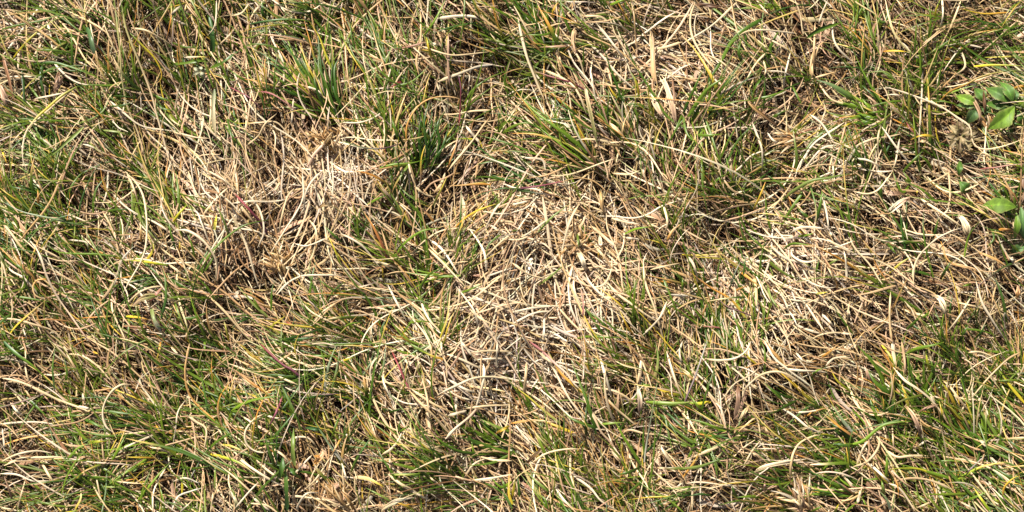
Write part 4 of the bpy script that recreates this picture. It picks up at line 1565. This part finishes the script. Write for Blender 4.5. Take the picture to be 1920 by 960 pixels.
tuft(1080, 462, 60, 70, 62, 0, 80, 'G', 'ochre tuft of dead stubs right of the centre', w=4.5, ring=14, hi=.012, dryc=OCH, z0=.010)
tuft(1505, 948, 118, 18, 80, 0, 50, 'G', 'pale brush of straw cut by the bottom edge, right half', w=4.5, ring=9, hi=.012, z0=.011)
tuft(652, 952, 128, 18, 90, 0, 60, 'G', 'tan brush of straw cut by the bottom edge, left half', w=4, ring=14, hi=.012, dryc=OCH, z0=.010)
tuft(1860, 245, 110, 22, 70, 0, 16, 'G', 'brown dead stubs between dried flower and leafy rosette', w=4, ring=8, hi=.012, dryc=OCH, z0=.008)

# ------------------------------------------------------------------ broad leaved plants
def leaf_data(bx, by, tx, ty, wid, z, col, tip=.004, fold=.5, lift=.003, ser=.05, full=.5, K=22, M=11):
    """one broad leaf from base to tip (photo px): bowed blade, folded along the midrib, toothed towards the tip"""
    t = np.linspace(0, 1, K); s = np.linspace(-1, 1, M)
    zz = z + lift * np.sin(np.pi * t) - tip * t ** 2
    x0, y0 = w2(bx, by, z); x1, y1 = w2(tx, ty, z)
    d = np.array([x1 - x0, y1 - y0]); n = np.array([-d[1], d[0]]); n /= np.linalg.norm(n)
    bow = rng.normal(0, .04)
    cx = x0 + d[0] * t + n[0] * np.linalg.norm(d) * bow * np.sin(np.pi * t); cy = y0 + d[1] * t + n[1] * np.linalg.norm(d) * bow * np.sin(np.pi * t)
    wid *= .92; hw = wid * S * .5 * np.clip((t / full) ** .8, 0, 1) * np.where(t > full, np.clip(1 - ((t - full) / (1 - full)) ** 1.7, 0.0, 1), 1)
    hw = np.maximum(hw * (1 + ser * np.sign(np.sin(t * 46)) * (t > .3)), .0002)
    X = cx[:, None] + n[0] * hw[:, None] * s; Y = cy[:, None] + n[1] * hw[:, None] * s
    vein = .00022 * np.cos((t[:, None] * 9 - abs(s) * 2.2) * 6.28)
    Z = zz[:, None] + fold * hw[:, None] * abs(s) ** 1.3 - .35 * fold * hw[:, None] * s ** 4 + vein * (1 - abs(s))
    V = np.stack([X, Y, Z], -1).reshape(-1, 3)
    i = np.arange(K * M).reshape(K, M)
    F = np.stack([i[:-1, :-1], i[1:, :-1], i[1:, 1:], i[:-1, 1:]], -1).reshape(-1, 4)
    C = np.array(col)[None, None] * np.ones((K, M, 1))
    mid = np.exp(-(s / .10) ** 2)[None, :, None]
    sv = (np.cos((t[:, None] * 9 - abs(s) * 2.2) * 6.28) > .8)[..., None] * .22
    C = C * (1 + .5 * mid + sv) * (1 + .12 * rng.normal(0, 1, (1, 1, 1)))
    edge = np.clip((abs(s) ** 7)[None, :] * .6 + np.clip(np.sin(t * 21 + rng.random() * 6)[:, None] * s[None] ** 2 - .55, 0, 1) * 1.3, 0, .8)[..., None]
    C = C * (1 - edge) + np.array([.32, .27, .10]) * edge
    C = C * np.exp(rng.normal(0, .10, (K, M, 1)))
    U = np.stack([X, Y], -1).reshape(-1, 2) * 60
    return V, F, np.clip(C.reshape(-1, 3), .01, .8), U

LG, LB, LY = (.085, .165, .022), (.10, .175, .055), (.16, .25, .025)
def plant(name, label, ctr, leaves, cat='plant', part='leaf', stem=None):
    z = .013
    x, y = w2(*ctr, z)
    root = empty(name, (float(x), float(y), .004))
    prop(root, label, cat, 'broad leaved weeds in the lawn' if cat == 'plant' else None)
    L = np.array(root.location)
    for lf in leaves:
        V, F, C, U = leaf_data(*lf[:5], lf[5], lf[6], **(lf[7] if len(lf) > 7 else {}))
        mesh_obj(part, (V - L, F, C, U), M_LEAF, parent=root)
    st = []
    for lf in (leaves if stem is None else stem):
        Q = spline([(ctr[0], ctr[1]), ((ctr[0] + lf[0]) / 2 + 2, (ctr[1] + lf[1]) / 2 - 2), (lf[0], lf[1])], 10)
        zz = np.linspace(.004, lf[5] if len(lf) > 5 else .012, 10)
        X, Y = w2(Q[:, 0], Q[:, 1], zz)
        st.append(ribbons(np.stack([X, Y, zz], 1)[None], np.full((1, 10), 2.6 * S), np.array([[(.20, .26, .08)] * 10]), None, 5, .95))
    V, F, C, U = join(st)
    mesh_obj('stem', (V - L, F, C, U), M_LEAF, parent=root)
    return root

q = lambda x, y: (1600 + x / 3, y / 3)
def lf(b, t, w, z, c, **k): return (*b, *t, w, z, c, k)
plant('leafy_plant', 'leafy green rosette on the right edge, upper one, beside the dried flower', q(885, 590), [
    lf(q(850, 720), q(905, 760), 16, .013, LG),
    lf(q(790, 640), q(740, 560), 20, .014, LG),
    lf(q(900, 600), q(990, 560), 24, .017, LB),
    lf(q(920, 620), q(965, 710), 25, .018, LG),
    lf(q(870, 600), q(752, 580), 22, .018, LG),
    lf(q(885, 582), q(755, 492), 29, .021, LG, full=.55),
    lf(q(898, 578), q(835, 455), 24, .022, LG, full=.5),
    lf(q(908, 575), q(912, 492), 13, .021, LB),
    lf(q(885, 592), q(815, 650), 18, .019, LB),
    lf(q(908, 598), q(765, 725), 37, .024, LY, full=.5),
])
plant('leafy_plant', 'left part leaflets behind the tan arched stalk, beside the rosette', q(705, 600), [
    lf(q(735, 580), q(690, 490), 24, .015, LG),
    lf(q(700, 590), q(585, 535), 23, .018, LY, full=.55),
    lf(q(700, 600), q(590, 590), 20, .017, LB),
    lf(q(710, 605), q(640, 700), 25, .016, LB),
    lf(q(720, 610), q(770, 640), 16, .015, LB),
])
r = lambda x, y: (1600 + x / 3, 320 + y / 3)
plant('leafy_plant', 'leafy plant on the right edge, lower one, with a bright oval leaf', r(925, 190), [
    lf(r(925, 130), r(780, 70), 25, .014, LB),
    lf(r(915, 110), r(905, 50), 14, .014, LG),
    lf(r(930, 140), r(990, 70), 26, .015, LB),
    lf(r(900, 170), r(850, 80), 22, .015, LG),
    lf(r(915, 230), r(915, 390), 15, .019, LY),
    lf(r(940, 200), r(965, 380), 26, .018, LB),
    lf(r(918, 205), r(728, 200), 35, .024, LY, full=.52, fold=.12),
    lf(r(960, 400), r(870, 470), 24, .010, LB),
])
plant('leafy_plant', 'single green leaf under the straw below the dried flower', r(590, 60), [
    lf(r(595, 60), r(655, 125), 26, .018, LG, full=.5),
    lf(r(590, 30), r(610, -60), 14, .015, LG),
])
p3 = lambda x, y: (x / 3, y / 3)
# dried flower
fx, fy = q(600, 760)
BR = [(.26, .165, .10), (.34, .225, .14), (.19, .115, .07), (.42, .29, .18)]
bl = []
for k, (ang, ln, w) in enumerate([(10, 95, 14), (55, 80, 13), (100, 90, 16), (140, 85, 14), (185, 90, 13), (225, 95, 17), (265, 100, 18), (300, 100, 19), (335, 85, 15),
                                  (30, 55, 11), (85, 50, 12), (150, 52, 12), (210, 55, 12), (285, 60, 13)]):
    a_ = math.radians(ang)
    z_ = .015 + (.003 if k > 8 else 0) + rng.uniform(-.001, .001)
    bl.append((fx + 3 * math.cos(a_), fy - 3 * math.sin(a_), fx + ln / 3 * math.cos(a_), fy - ln / 3 * math.sin(a_), w, z_, BR[k % 4],
               dict(fold=.8, lift=.002, tip=-.002, ser=.02, full=.45, K=14, M=7)))
fl = plant('dried_flower', 'shrivelled brown flower head between the straw and the leafy rosette', (fx, fy), bl, cat='flower', part='bract', stem=[(fx + 6, fy + 4, 0, 0, 0, .018)])

# crumpled pale husk
hx, hy = 376, 134
HB = [(.46, .41, .33), (.34, .29, .22), (.56, .50, .40)]
hl = []
for k, (ang, ln, w) in enumerate([(150, 16, 8), (200, 17, 9), (255, 12, 8), (300, 15, 9), (350, 11, 8), (80, 10, 8), (225, 10, 7)]):
    a_ = math.radians(ang)
    hl.append((hx + math.cos(a_), hy - math.sin(a_), hx + ln * math.cos(a_), hy - ln * math.sin(a_), w, .017 + .0015 * (k % 2), HB[k % 3],
               dict(fold=1.0, lift=.002, tip=.002, ser=.10, full=.45, K=14, M=7)))
plant('dried_husk', 'crumpled greyish husk lodged below the broad upright green blade', (hx, hy), hl, cat='husk', part='flake', stem=[(hx + 4, hy + 3, 0, 0, 0, .016)])

# ------------------------------------------------------------------ the same lawn carrying on around the framed patch
CW, CH = 1920 + 2 * MX, 960 + 2 * MX
rng = np.random.default_rng(5)
dd = dry_growth(960 - CW / 2 * 1.02, 960 + CW / 2 * 1.02, 480 - CH / 2 * 1.02, 480 + CH / 2 * 1.02, mapped=False)
gg = green_growth(960 - CW / 2 * 1.02, 960 + CW / 2 * 1.02, 480 - CH / 2 * 1.02, 480 + CH / 2 * 1.02, mapped=False)
da = mesh_obj('dry_grass', dd, M_DRY); ga = mesh_obj('green_grass', gg, M_GREEN)
first = True
for j in (-2, -1, 0, 1, 2):
    for i in (-1, 0, 1):
        if i == 0 and j == 0: continue
        for src in (da, ga):
            o = src if first else src.copy()
            if not first: COL.objects.link(o)
            o.location = (i * CW * S, j * CH * S, 0)
            if (i + j) % 2: o.rotation_euler = (0, 0, math.pi)
            prop(o, ('dry' if src is da else 'green') + ' grass of the lawn beyond the picture edges', 'grass', kind='stuff')
        first = False
